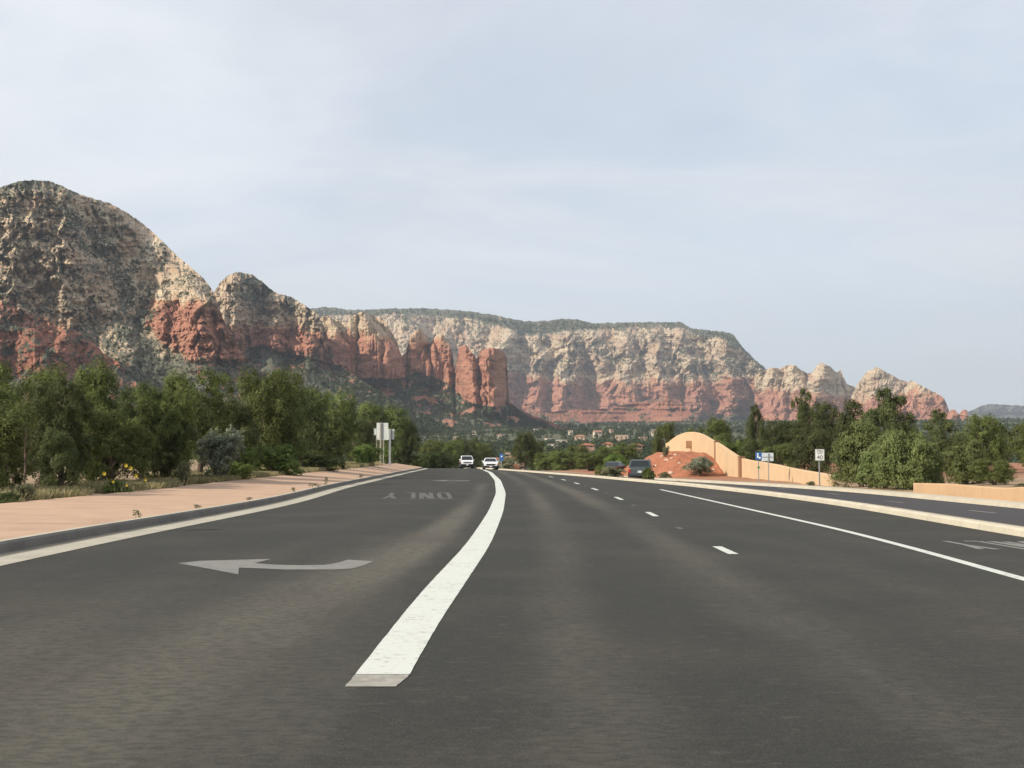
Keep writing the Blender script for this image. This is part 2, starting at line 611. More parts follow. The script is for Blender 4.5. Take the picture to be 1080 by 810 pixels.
    M['tile'] = tiles('terracotta_tiles', (0.38, 0.155, 0.085))
    M['tile_pale'] = tiles('pale_terracotta_tiles', (0.40, 0.22, 0.14))
    M['tile_grey'] = tiles('grey_shingles', (0.22, 0.19, 0.17))
    M['wall_white'] = flat('cream_house_wall', (0.52, 0.46, 0.37), 0.9, scale=0.5)
    M['wall_tan'] = flat('tan_house_wall', (0.38, 0.285, 0.20), 0.9, scale=0.5)
    M['wall_pink'] = flat('pink_house_wall', (0.46, 0.29, 0.21), 0.9, scale=0.5)


build_materials()

# ------------------------------------------------------------------ road plan, traced on the ground plane
def gl(pts, z=0.0):
    r = []
    for px, py in pts:
        x, y = G(px, py, z)
        r.append((y, x))
    return r


XK = curve([(-20, -6.65), (4, -6.65)] + gl([(0, 590), (85, 568.7), (170, 556), (227, 544.6), (300, 530.4), (351, 515.5), (395.6, 505.5), (431, 497.8), (447, 494.4)]) + [(215, -15.5), (320, -27)], 4)
XS = curve([(-20, -11.7), (5, -11.7), (27, -11.8), (33, -11.9), (41, -12.0), (54, -12.3), (71, -12.4), (92, -12.7), (112, -13.2), (136, -14.2), (170, -16.5), (230, -22), (320, -33)], 5)
ZS = curve([(-20, 0.27), (33, 0.27), (45, 0.30), (54, 0.38), (72, 0.48), (112, 0.62), (136, 0.70), (180, 0.7), (300, 0.7)], 4)
XW = curve([(7.0, -0.80)] + gl([(403.5, 707), (444, 650), (483, 600), (502, 580), (514, 556.7), (523, 540), (528.4, 520), (525, 506.7), (517, 498.3), (513, 496.7)]) + [(165, -4.4), (230, -9.5), (320, -19)], 2.5)
XM = curve([(-20, 8.4), (5, 8.4), (19.6, 8.5), (26, 8.85), (33, 9.2), (43.6, 9.1), (57, 8.45), (68, 7.2), (86, 5.5), (97, 4.1), (115, 1.9), (135, -0.6), (165, -5), (230, -12), (320, -22)], 3)
WM = curve([(-20, 0.8), (40, 0.85), (60, 1.7), (90, 2.2), (150, 2.5), (300, 2.5)], 5)
XF = curve([(-20, 16.8), (39, 16.9), (50, 17.0), (62, 17.1), (76, 16.3), (88, 14.9), (100, 13.0), (115, 10.2), (130, 7.2), (165, 1.5), (230, -6), (320, -16)], 4)
ZO = curve([(-20, -0.35), (55, -0.35), (90, -0.50), (200, -0.55), (300, -0.55)], 6)
VAL = np.array([(0, 0), (160, 0), (212, -0.9), (330, -5.0), (420, -5.0), (520, -1.5), (700, 5), (1000, 15), (1500, 37), (2000, 58), (2800, 85), (3500, 110), (5000, 150), (9000, 190), (16000, 200)], float)


def prof(d):
    d = np.asarray(d, float)
    s = np.clip(d - 160, 0, None)
    a = np.where(s < 52, -s * s / 3000.0, -0.9 - 0.035 * (s - 52))
    return np.where(d < 330, a, np.interp(d, VAL[:, 0], VAL[:, 1]))


def ground(X, Y):
    X, Y = np.asarray(X, float), np.asarray(Y, float)
    d = np.hypot(X, Y)
    Yc = np.clip(Y, -20, 320)
    xs, xf = XS(Yc), XF(Yc)
    left = ZS(Yc) - 0.05 + 0.02 * np.clip(xs - X, 0, 30)
    right = ZO(Yc) + 0.10 + 0.03 * np.clip(X - xf - 1, 0, 40)
    low = -0.75
    a = np.where(X < xs + 0.3, left, low)
    a = np.where((X >= xs + 0.3) & (X < xs + 0.9), left + (low - left) * (X - xs - 0.3) / 0.6, a)
    a = np.where((X > xf + 0.35) & (X <= xf + 0.85), low + (right - low) * (X - xf - 0.35) / 0.5, a)
    a = np.where(X > xf + 0.85, right, a)
    w = 1 - sstep(190, 300, d)
    bumps = 0.06 * fbm(X * 0.35, Y * 0.35, 5, 3) * ((X < xs) | (X > xf + 1.2))
    roll = 4.0 * fbm(X / 260.0, Y / 260.0, 9, 3) * sstep(420, 1100, d)
    return prof(d) + (a + bumps) * w + roll


# ------------------------------------------------------------------ ground and roads
def build_ground():
    front = np.radians(np.arange(-38, 38.01, 0.2))
    rest = np.radians(np.arange(42, 318.1, 4.0))
    az = np.concatenate([front, rest])
    r = np.concatenate([np.geomspace(1.5, 14000, 330)])
    A, R = np.meshgrid(az, r)
    X, Y = R * np.sin(A), R * np.cos(A)
    Z = ground(X, Y)
    veg = np.clip(sstep(150, 420, R) * 0.62 + 0.1 + 0.2 * fbm(X / 120, Y / 120, 3, 3) * sstep(200, 500, R), 0, 0.95)
    red = sstep(60, 110, R) * sstep(4, 10, X) * (R < 260) + sstep(300, 700, R)
    me = np_mesh('ground', np.stack([X, Y, Z], -1).reshape(-1, 3), grid_faces(len(r), len(az), True)[:, ::-1], {'veg': veg, 'red': np.clip(red, 0, 1)}, True)
    tag(ob('ground', me, M['ground']), kind='structure')


YS = np.concatenate([np.arange(-8, 1.5, 1.0), np.geomspace(2, 300, 260)])


def strip(name, xl, zl, xr, zr, mat, nc=2, ys=YS, wear=None, kind='structure', thick=None):
    """road-like sheet between two edges given as functions of Y"""
    t = np.linspace(0, 1, nc)
    Xl, Xr = xl(ys), xr(ys)
    Zl = (zl(ys) if callable(zl) else np.full(len(ys), float(zl))) + prof(np.abs(ys))
    Zr = (zr(ys) if callable(zr) else np.full(len(ys), float(zr))) + prof(np.abs(ys))
    X = Xl[:, None] * (1 - t) + Xr[:, None] * t
    Z = Zl[:, None] * (1 - t) + Zr[:, None] * t
    Y = np.repeat(ys[:, None], nc, 1)
    at_ = {'wear': wear(X, Y)} if wear else None
    me = np_mesh(name, np.stack([X, Y, Z], -1).reshape(-1, 3), grid_faces(len(ys), nc), at_, True)
    o = ob(name, me, mat)
    return tag(o, kind=kind)


def profile_strip(name, fns, mat, ys=YS):
    """several edges (x(Y), z) joined into one folded sheet, flat shaded"""
    X = np.stack([f[0](ys) for f in fns], 1)
    Z = np.stack([(f[1](ys) if callable(f[1]) else np.full(len(ys), float(f[1]))) + prof(np.abs(ys)) for f in fns], 1)
    Y = np.repeat(ys[:, None], len(fns), 1)
    me = np_mesh(name, np.stack([X, Y, Z], -1).reshape(-1, 3), grid_faces(len(ys), len(fns)), None, False)
    return tag(ob(name, me, mat), kind='structure')


def off(f, d):
    return lambda Y: f(Y) + d


def wear_main(X, Y):
    w = XW(Y)
    g = lambda c, s: np.exp(-0.5 * ((X - w - c) / s) ** 2)
    n = 0.7 + 0.6 * perlin(X * 0.3, Y * 0.05, 4)
    r = 0.95 * g(1.25, 0.28) + 1.15 * g(2.85, 0.30) + 0.25 * g(4.6, 0.35) + 0.25 * g(6.1, 0.35)
    r = r + 1.9 * g(-0.84, 0.22) * sstep(9, 18, Y) * (1 - sstep(45, 70, Y)) + 0.9 * g(-1.3, 0.40) * (1 - sstep(14, 26, Y)) + 0.25 * g(-2.6, 0.5)
    r = r + 0.42 * (1 - sstep(7, 15, Y)) * (X < w)
    r = r - 0.30 * g(0.45, 0.3) - 0.35 * g(2.05, 0.32)
    return np.clip(r * n, -0.3, 1.6)


def wear_far(X, Y):
    return 0.25 + 0.25 * perlin(X * 0.6, Y * 0.06, 14)


def mark(name, pts, mat, z=0.004):
    """flat painted shape from ground points, densely enough cut to follow the road"""
    me = bpy.data.meshes.new(name)
    me.from_pydata([(x, y, z + float(prof(abs(y)))) for x, y in pts], [], [tuple(range(len(pts)))])
    me.validate()
    return tag(ob(name, me, mat), kind='structure')


def marks(name, polys, mat, z=0.004, zf=None):
    mb = MB()
    for pts in polys:
        mb.poly([(x, y, z + (float(zf(y)) if zf else 0) + float(prof(abs(y)))) for x, y in pts], [tuple(range(len(pts)))])
    return tag(mb.build(name, mat), kind='structure')


def build_roads():
    strip('road', off(XK, 0.48), 0.0, off(XM, -0.03), 0.0, M['asphalt'], 90, wear=wear_main)
    strip('gutter', off(XK, -0.04), 0.010, off(XK, 0.50), 0.005, M['gutter'])
    strip('gutter_dark', off(XK, -0.29), 0.012, off(XK, -0.02), 0.014, M['gutter_dark'])
    profile_strip('kerb', [(off(XK, -0.44), 0.165), (off(XK, -0.30), 0.165)], M['kerb'])
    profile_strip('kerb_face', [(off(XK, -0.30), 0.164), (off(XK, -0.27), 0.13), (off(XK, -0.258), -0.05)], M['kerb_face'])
    strip('sidewalk', off(XS, 0.0), ZS, off(XK, -0.43), 0.166, M['sidewalk'], 8)
    profile_strip('sidewalk_edge', [(off(XS, -0.002), off(ZS, -0.2)), (off(XS, -0.002), off(ZS, 0.0))], M['sidewalk'])
    # median: near kerb, gravel top, far kerb
    profile_strip('median_kerb', [(off(XM, -0.05), -0.04), (off(XM, -0.03), 0.10), (off(XM, 0.02), 0.135), (off(XM, 0.20), 0.135)], M['kerb'])
    far_m = lambda Y: XM(Y) + WM(Y)
    strip('median', off(XM, 0.20), 0.128, off(far_m, -0.15), 0.05, M['median'], 3)
    profile_strip('median_back_kerb', [(off(far_m, -0.16), 0.055), (off(far_m, 0.0), 0.055), (off(far_m, 0.04), off(ZO, -0.05))], M['median'])
    strip('far_road', off(far_m, -0.1), ZO, off(XF, 0.05), ZO, M['asphalt_far'], 20, wear=wear_far)
    profile_strip('far_kerb', [(XF, off(ZO, -0.05)), (off(XF, 0.03), off(ZO, 0.13)), (off(XF, 0.18), off(ZO, 0.15)), (off(XF, 0.75), off(ZO, 0.16)), (off(XF, 0.78), off(ZO, -0.2))], M['kerb'])

    # solid white channelising line and its scrubbed end
    def line(name, fn, w, y0, y1, mat, z=0.004, n=80):
        ys = np.geomspace(y0, y1, n)
        hw_ = lambda Y: w / 2 * (1 - 0.11 * sstep(13, 7.5, Y) * (w > 0.3))
        el = lambda Y: fn(Y) - hw_(Y) + 0.007 * w * fbm(Y * 2.2, Y * 0 + w * 9, 51, 4, 0.7)
        er = lambda Y: fn(Y) + hw_(Y) + 0.007 * w * fbm(Y * 2.2, Y * 0 + w * 9 + 5, 52, 4, 0.7)
        return strip(name, el, z, er, z, mat, 3, ys)
    line('road_line', XW, 0.37, 7.25, 175, M['paint'], n=700)
    ys = np.linspace(6.86, 7.238, 60)
    tp = lambda Y: sstep(6.70, 7.24, Y)
    strip('road_line_scrubbed', lambda Y: XW(7.2) - 0.165 + 0.005 * fbm(Y * 9, Y * 0, 3, 3) + 0.01 * (tp(Y) - 1), 0.004,
          lambda Y: XW(7.2) - 0.165 + 0.27 + 0.055 * tp(Y) + 0.005 * fbm(Y * 9, Y * 0, 4, 3), 0.004, M['paint_scrub'], 8, ys)
    XR = curve(gl([(697, 516.4), (760, 530.5), (892.6, 560), (1000, 588), (1080, 612.4)]) + [(-20, 5.2), (5, 5.3), (60, 6.3), (80, 5.6)], 2.0)
    line('road_line_turn_lane', XR, 0.15, 1.5, 50.5, M['paint'], n=500)
    # lane dashes and reflectors
    XD = curve(gl([(755, 577), (687, 542), (653, 525.5), (627.8, 516), (608.4, 509.8), (594.4, 506), (582, 503)]) + [(-20, 3.0), (5, 3.0), (100, 1.9), (130, 0.2)], 3)
    dashes = [(576.5, 584.5), (540.2, 544.6), (524.2, 527.2), (514.9, 517.0), (509.1, 510.6), (505.5, 506.6), (502.6, 503.4)]
    for k, (ya, yb) in enumerate(dashes):
        y1, y0 = G(CX, ya)[1], G(CX, yb)[1]
        line('lane_dash', XD, 0.14, y0, y1, M['paint'], n=6)
    for k in range(len(dashes) - 1):
        ya = 0.5 * (G(CX, dashes[k][0])[1] + G(CX, dashes[k + 1][1])[1])
        line('lane_stud', XD, 0.11, ya - 0.3, ya + 0.3, M['paint_faded'], n=4)
    # far carriageway dashes
    for (xa, ya, xb, yb) in [(1021, 538.3, 1050, 541.2), (934, 528.5, 953, 530.2), (871, 519.8, 885, 521.3), (820, 513.6, 832, 514.6)]:
        p0, p1 = G(xa, ya, -0.35), G(xb, yb, -0.35)
        marks('far_lane_dash', [[(p1[0] - .08, p1[1]), (p1[0] + .10, p1[1]), (p0[0] + .10, p0[1]), (p0[0] - .08, p0[1])]], M['paint_worn'], 0.004, ZO)
    # turn arrow for the traffic that comes towards the camera
    arrow = [(187.7, 594.3), (210.6, 591.8), (250, 590.7), (286, 589.8), (268.6, 594.3), (290, 595.9), (318, 596.5), (343, 596.1), (355, 594), (367.4, 590.6), (393.9, 592.2),
             (384, 596.4), (372, 599.8), (353, 601.0), (302, 601.0), (270, 599.6), (252, 598.9), (251.3, 606.0), (220.7, 600.2)]
    P = [G(*p) for p in arrow]
    tri = [[P[0], P[18], P[17], P[16], P[4], P[3], P[2], P[1]], [P[16], P[15], P[5], P[4]], [P[15], P[14], P[6], P[5]], [P[14], P[13], P[7], P[6]], [P[13], P[12], P[8], P[7]], [P[12], P[11], P[10], P[9], P[8]]]
    marks('turn_arrow', tri, M['paint_worn'])
    # second arrow, far up the lane
    x0 = -4.9
    marks('turn_arrow_far', [[(x0, 71.0), (x0 + 1.0, 69.4), (x0 + 1.0, 72.4)], [(x0 + 1.0, 70.5), (x0 + 2.0, 69.6), (x0 + 2.4, 70.4), (x0 + 2.4, 71.4), (x0 + 1.0, 71.3)]], M['paint_worn'])

    # ONLY, upside down for the camera.  letters as strokes in a 1 x 1 cell, seen by the oncoming driver
    strokes = {'O': [(.15, 0, .85, 0), (.85, 0, 1, .2), (1, .2, 1, .8), (1, .8, .85, 1), (.85, 1, .15, 1), (.15, 1, 0, .8), (0, .8, 0, .2), (0, .2, .15, 0)],
               'N': [(0, 0, 0, 1), (0, 1, 1, 0), (1, 0, 1, 1)], 'L': [(0, 1, 0, 0), (0, 0, 1, 0)], 'Y': [(.5, 0, .5, .5), (.5, .5, 0, 1), (.5, .5, 1, 1)]}

    def only(name, corners, mat, sw, letters='ONLY', kx=3.2):
        # corners: ground points of near-left, near-right, far-right, far-left as the camera sees them
        a, b, c, d = [np.array(p) for p in corners]
        polys = []
        for i, ch in enumerate(letters):
            u0, u1 = 1 - i / 4 - 0.03, 1 - (i + 1) / 4 + 0.085      # rotated half a turn
            for (x0, y0, x1, y1) in strokes[ch]:
                def Q(x, y):
                    u = u0 + (u1 - u0) * x
                    v = 1 - y
                    # the foot of the letters is at the near side for the oncoming driver = far side for us
                    return (a * (1 - u) + b * u) * (1 - v) + (d * (1 - u) + c * u) * v
                p, q = Q(x0, y0), Q(x1, y1)
                t = (q - p) / (np.linalg.norm(q - p) + 1e-9)
                wx = sw * (1 + kx * abs(t[0])) * (1.3 if (ch == 'N' and x0 != x1) else 1.0)
                nrm = np.array([-t[1], t[0]]) * wx / 2
                polys.append([tuple(p - nrm), tuple(q - nrm), tuple(q + nrm), tuple(p + nrm)])
        for k, pl in enumerate(polys):
            pass
        mb = MB()
        for k, pts in enumerate(polys):
            mb.poly([(x, y, 0.004 + 0.0003 * (k % 7)) for x, y in pts], [(0, 1, 2, 3)])
        return tag(mb.build(name, mat), kind='structure')
    only('only_marking', [G(398, 525.8), G(478, 526.0), G(474, 519.8), G(403, 519.8)], M['paint_faded'], 0.12)
    only('only_marking_turn_lane', [(6.62, 17.2), (8.25, 17.0), (8.2, 18.7), (6.6, 18.9)], M['paint_worn'], 0.10, kx=0.8)


build_ground()
build_roads()

# ------------------------------------------------------------------ mountains
def icurve(pts):
    xs = np.array([p[0] for p in pts], float)
    ys = np.array([p[1] for p in pts], float)
    return lambda x: np.interp(x, xs, ys)


def tower(PX, PY, pts, ytop, cap, amp, p=0.5):
    """rounded pillar: pts = (py, px left, px right); bulges towards the viewer"""
    PX = PX + 1.6 * fbm(PX * 0.05, PY * 0.10, 77, 3)
    ys = [q[0] for q in pts]
    l = np.interp(PY, ys, [q[1] for q in pts])
    r = np.interp(PY, ys, [q[2] for q in pts])
    c, hw = (l + r) / 2, (r - l) / 2
    hw = hw * np.sqrt(np.clip((PY - ytop) / cap, 0, 1))
    q = np.clip(1 - ((PX - c) / np.maximum(hw, 1e-3)) ** 2, 0, 1)
    return amp * q ** p


def ridge(PX, PY, pts, wl, wr, amp, p=1.0, fade=12.0):
    """spur along a line of (px, py), width to the left and right of it"""
    ys = np.array([q[1] for q in pts], float)
    xs = np.array([q[0] for q in pts], float)
    o = np.argsort(ys)
    ys, xs = ys[o], xs[o]
    x = np.interp(PY, ys, xs)
    dx = PX - x + 5.0 * fbm(PX * 0.03, PY * 0.07, 78, 3)
    q = np.where(dx < 0, 1 + dx / wl, 1 - dx / wr)
    q = np.clip(q, 0, 1)
    v = amp * (0.45 * q * q * (3 - 2 * q) + 0.55 * q ** p)
    return v * sstep(ys[0] - fade, ys[0] + fade, PY)


TALUS = []
SCRUB = []


def massif(name, x0, x1, crest, d0, slope, boundary, bulge, veg, mat, seed, step=0.75, jag=1.2, rough=1.0, base=None, aniso=0.45, back=900.0, smooth=False, zadd=None):
    """a rock mass: every column of it climbs from the valley floor with the given slopes, spurs and
    ledges stand out from it, behind the crest it falls away again"""
    px = np.arange(x0, x1 + step, step)
    nc = len(px)
    D0 = d0(px) if callable(d0) else np.full(nc, float(d0))
    cy = crest(px) + jag * fbm(px * 0.16, 0 * px, seed, 4, 0.65)
    if base is None:
        zg = np.interp(D0, VAL[:, 0], VAL[:, 1]) - 6.0
        e0 = (zg - EYE) / D0
        by = YH - e0 * F
    else:
        by = base(px)
    by = np.maximum(by, cy + 4)
    nr = max(12, int((by - cy).max() / step))
    t = np.linspace(0, 1, nr)
    PX = np.repeat(px[None, :], nr, 0)
    PY = by[None, :] + (cy - by)[None, :] * t[:, None]
    rx, ry, e = ray(PX, PY)
    n1 = fbm(PX * 0.05, PY * 0.05, seed + 1, 4)
    S = slope(PX, PY) if callable(slope) else np.full(PX.shape, float(slope))
    S0 = S
    ledge = fbm(PX * 0.012 + 5, PY * 0.20 + 0.5 * n1, seed + 2, 3, 0.6)
    cliffy = sstep(35, 60, S)
    S = np.clip(S + 26 * ledge * (0.35 + 0.65 * cliffy), 9, 84)
    T = np.tan(np.radians(S))
    D = np.zeros_like(PX)
    D[0] = D0
    for j in range(1, nr):
        den = np.maximum(T[j] - e[j], 0.04)
        D[j] = np.maximum(D[j - 1] * np.maximum(T[j] - e[j - 1], 0.04) / den, D[j - 1] * 0.98)
        D[j] = np.minimum(D[j], D[j - 1] + 40)
    # gentle ground is smoother along the contour than cliffs are
    kk = np.exp(-0.5 * (np.arange(-15, 16) / 5.0) ** 2)
    kk /= kk.sum()
    Dp = np.pad(D, ((0, 0), (15, 15)), mode='edge')
    Ds = sum(kk[q] * Dp[:, q:q + nc] for q in range(31))
    sw = 1 - sstep(27, 42, S0)
    D = D * (1 - 0.9 * sw) + Ds * 0.9 * sw
    m = D / F                                   # metres per photo pixel
    B = bulge(PX, PY) if bulge else 0.0
    w = n1 * 0.6
    c1 = ridged(PX / 34 + w, PY / 34 * aniso, seed + 3, 2)
    c2 = ridged(PX / 13 + w, PY / 13 * aniso + 7, seed + 4, 3)
    w1, id1 = worley(PX / 7.0 + 0.6 * n1, PY / 11.0, seed + 5)
    w2, id2 = worley(PX / 3.4 + 0.6 * n1, PY / 4.2, seed + 6)
    f1 = fbm(PX / 3.0, PY / 3.6, seed + 7, 3, 0.7)
    cl = 0.30 + 0.70 * sstep(28, 56, S0)
    N = m * rough * (cl * (7.0 * c1 + 4.4 * c2 + 3.6 * (0.55 - w1) + 3.4 * id1 + 1.5 * (0.5 - w2) + 1.3 * id2) + (0.45 + 0.35 * cliffy + 0.7 * sstep(32, 26, S0)) * f1)
    N = N * (0.25 + 0.75 * sstep(0.0, 0.08, t))[:, None]
    D = D - B * m - N
    V = np.stack([rx * D, ry * D, EYE + e * D], -1)
    zb = boundary(px)[None, :]
    zone = np.clip(0.5 + (zb - PY) / 13.0 + 0.4 * n1 + 0.25 * fbm(PX / 7.0, PY / 16.0, seed + 9, 3), 0, 1)
    if zadd is not None:
        zone = np.clip(zone + zadd(PX, PY), 0, 1)
    Dm = float(np.mean(D0))
    SF = np.stack([PX * (Dm / F), PY * (Dm / F), 0 * PX + seed * 13.7], -1)
    vg = veg(PX, PY) if callable(veg) else np.full(PX.shape, float(veg))
    vg = np.clip(vg + 0.22 * n1 - 0.10 * ledge, 0, 1)
    share = {'red_fins': 2600, 'dome_butte': 2200, 'slickrock_apron': 500, 'plateau_cliffs': 900}.get(name, 0)
    if share:                                     # where the scree carries trees
        ok = np.argwhere((S0 < 34) & (vg > 0.50) & (t[:, None] > 0.03) & (t[:, None] < 0.97))
        pick = ok[rng.integers(0, len(ok), share)]
        TALUS.append(V[pick[:, 0], pick[:, 1]])
    share = {'big_mountain': 6500, 'dome_butte': 1500, 'red_knolls': 900, 'plateau_cliffs': 1800}.get(name, 0)
    if share:                                     # low scrub clinging to the slopes above
        ok = np.argwhere((vg + 0.25 * fbm(PX / 9, PY / 7, seed + 12, 3) > 0.50) & (t[:, None] > 0.03) & (t[:, None] < 0.985))
        pick = ok[rng.integers(0, len(ok), share)]
        SCRUB.append(V[pick[:, 0], pick[:, 1]])
    # the far side
    rows = []
    zc = V[-1, :, 2]
    dc = D[-1]
    for k, (dd, fz) in enumerate([(0.02, 0.995), (0.06, 0.96), (0.18, 0.75), (0.40, 0.35), (0.65, -0.05)]):
        d2 = dc + dd * back
        rows.append(np.stack([rx[-1] * d2, ry[-1] * d2, zc * fz], -1))
    V = np.concatenate([V, np.stack(rows, 0)], 0)
    pad = lambda a: np.concatenate([a, np.repeat(a[-1:], len(rows), 0)], 0)
    me = np_mesh(name, V.reshape(-1, 3), grid_faces(V.shape[0], nc), {'zone': pad(zone), 'veg': pad(vg), 'surf': pad(SF).reshape(-1, 3)}, smooth)
    o = ob(name, me, mat)
    return tag(o, kind='structure')


def build_mountains():
    S = sstep
    # ---- far mesa at the right edge
    massif('far_mesa', 1008, 1200, icurve([(1008, 445), (1022, 434), (1035, 428), (1044, 426), (1080, 428), (1130, 430), (1200, 440)]), 8200.0,
           lambda X, Y: 32 + 40 * S(438, 430, Y), icurve([(0, 445)]), None, 0.9, M['rock_far'], 11, jag=0.5, base=lambda p: p * 0 + 470)
    # ---- plateau behind everything
    crest = icurve([(300, 334), (318, 330), (330, 325), (345, 323.6), (360, 325.5), (375, 327), (410, 325.5), (445, 325), (480, 327), (500, 329), (520, 332), (548, 338), (563, 339), (580, 338),
                    (595, 336), (610, 337), (625, 341), (650, 340.3), (690, 339.5), (720, 340), (728, 346), (750, 348.7), (766, 350), (773, 352.5), (778, 359), (783, 366), (797, 380), (808, 389), (815, 395)])
    top = icurve([(300, 345), (345, 333), (380, 333), (420, 331), (450, 332), (500, 336), (530, 345), (560, 353), (600, 350), (640, 347), (690, 343), (720, 344), (735, 351), (760, 356), (780, 366), (815, 398)])

    def pl_slope(X, Y):
        tp = top(X)
        red = icurve([(300, 395), (520, 402), (600, 405), (700, 405), (760, 398), (815, 400)])(X)
        s = 56 - 12 * S(380, 345, Y) + 0 * X
        s = np.where(Y > red, 66, s)
        s = s * S(446, 436, Y) + 16 * (1 - S(446, 436, Y))
        return s * (1 - S(tp + 3, tp - 3, Y)) + 26 * S(tp + 3, tp - 3, Y)

    def pl_bulge(X, Y):
        b = 0
        for pts, wl, wr, a in [([(440, 332), (432, 360), (425, 400)], 22, 20, 24), ([(478, 332), (470, 360)], 16, 14, 16), ([(505, 335), (500, 362)], 14, 12, 16),
                               ([(540, 345), (532, 370), (530, 410)], 20, 14, 26), ([(566, 356), (570, 380), (566, 405)], 16, 12, 20),
                               ([(600, 347), (597, 375), (590, 420)], 14, 26, 34), ([(622, 349), (628, 372), (640, 400)], 12, 20, 22),
                               ([(662, 350), (660, 380), (665, 420)], 18, 22, 24), ([(690, 345), (695, 375), (700, 420)], 18, 18, 26),
                               ([(722, 348), (722, 375), (735, 410)], 18, 20, 34), ([(765, 358), (763, 380), (770, 400)], 12, 24, 34), ([(797, 382), (800, 400)], 14, 18, 20)]:
            b = b + ridge(X, Y, pts, wl, wr, a, 0.9, 8)
        # red toe slabs
        b = b + tower(X, Y, [(390, 640, 672), (430, 634, 676)], 394, 26, 12, 0.6) * 1.0
        return b
    massif('plateau_cliffs', 300, 815, crest, 3750.0, pl_slope, icurve([(300, 392), (480, 398), (530, 392), (560, 397), (600, 404), (640, 404), (700, 402), (740, 404), (770, 398), (815, 398)]), pl_bulge,
           lambda X, Y: 0.36 + 0.5 * S(top(X) + 5, top(X) - 4, Y) - 0.24 * S(392, 404, Y) * S(440, 425, Y) + 0.4 * S(432, 446, Y) + 0.05 * S(640, 700, X),
           M['rock_far'], 21, jag=1.0, rough=1.0, step=0.7)
    # ---- the buttes to the right of the plateau
    c2 = icurve([(796, 400), (804, 391), (813, 387.5), (821.7, 388.7), (835, 384), (841, 387), (847, 392), (850, 393), (857, 393), (862, 384.4), (868, 382.7), (875.6, 386.7), (881, 392), (883, 393), (886.7, 390), (889, 396), (893, 405), (904, 409), (915, 420)])

    def b2(X, Y):
        return (tower(X, Y, [(385, 806, 824), (430, 804, 830)], 386, 14, 14) + tower(X, Y, [(385, 826, 850), (430, 822, 852)], 383, 16, 18) +
                tower(X, Y, [(384, 858, 884), (425, 846, 892)], 381, 14, 24, 0.7) + ridge(X, Y, [(866, 384), (863, 400), (856, 430)], 10, 18, 22, 1.0, 3) + tower(X, Y, [(388, 884, 891), (420, 882, 900)], 389, 8, 6))
    massif('spire_buttes', 796, 915, c2, 3500.0, lambda X, Y: 70 - 30 * S(425, 440, Y), icurve([(796, 410), (830, 414), (850, 410), (870, 416), (915, 424)]), b2, 0.18, M['rock_mid'], 31, jag=0.9, rough=0.7, base=lambda p: p * 0 + 452)
    c3 = icurve([(898, 418), (905, 404), (913, 393), (924.4, 386.7), (935.6, 393), (951, 401), (957, 403), (961, 401), (978, 410), (990, 416), (996, 420), (998.5, 426), (1003, 440)])
    massif('wedge_butte', 898, 1003, c3, 3300.0, lambda X, Y: 68 - 28 * S(432, 445, Y), icurve([(898, 424), (940, 418), (960, 416), (1003, 418)]),
           lambda X, Y: tower(X, Y, [(390, 904, 950), (430, 896, 955)], 386, 20, 14) + tower(X, Y, [(400, 950, 998), (430, 948, 1000)], 400, 14, 12) + ridge(X, Y, [(925, 390), (915, 430)], 14, 26, 9, 1, 4), 0.1, M['rock_mid'], 37, jag=0.9, rough=0.6, base=lambda p: p * 0 + 455)
    c4 = icurve([(985, 450), (1000, 436), (1003, 432), (1008, 432.5), (1011, 437), (1014, 434), (1017, 431.5), (1020, 433), (1022, 441), (1026, 452)])
    massif('red_spires', 985, 1026, c4, 3000.0, 68.0, icurve([(0, 400)]), lambda X, Y: tower(X, Y, [(432, 1000, 1011), (450, 998, 1012)], 431, 5, 6) + tower(X, Y, [(432, 1013, 1022), (450, 1012, 1024)], 430, 5, 7), 0.08, M['rock_mid'], 41, jag=0.6, rough=0.4, base=lambda p: p * 0 + 462)
    massif('pink_knoll', 1025, 1075, icurve([(1025, 462), (1036, 448), (1043, 446), (1052, 452), (1075, 466)]), 2600.0, 50.0, icurve([(0, 380)]), None, 0.15, M['rock_mid'], 43, jag=0.6, rough=0.4, base=lambda p: p * 0 + 470)
    # ---- low slickrock apron in front of the plateau
    c5 = icurve([(520, 452), (560, 437), (600, 432), (640, 431), (660, 426), (690, 421), (705, 420), (716, 422), (726, 432), (738, 446), (746, 458)])
    massif('slickrock_apron', 520, 746, c5, lambda p: 2900 - 2.2 * np.abs(p - 660), lambda X, Y: 22 + 34 * S(440, 425, Y) + 14 * fbm(X * 0.008, Y * 0.30, 6, 3), icurve([(0, 300)]),
           lambda X, Y: tower(X, Y, [(418, 684, 724), (432, 676, 734), (450, 660, 746)], 419, 16, 34, 0.5) + tower(X, Y, [(425, 640, 672), (445, 630, 690)], 426, 12, 14, 0.6) + tower(X, Y, [(432, 590, 630), (446, 580, 640)], 432, 10, 12, 0.6),
           lambda X, Y: 0.20 + 0.5 * S(444, 452, Y) + 0.25 * S(600, 560, X) + 0.25 * S(0.1, 0.4, fbm(X / 18.0, Y / 5.0, 95, 3)), M['slickrock'], 47, jag=0.8, rough=0.8, aniso=1.2)
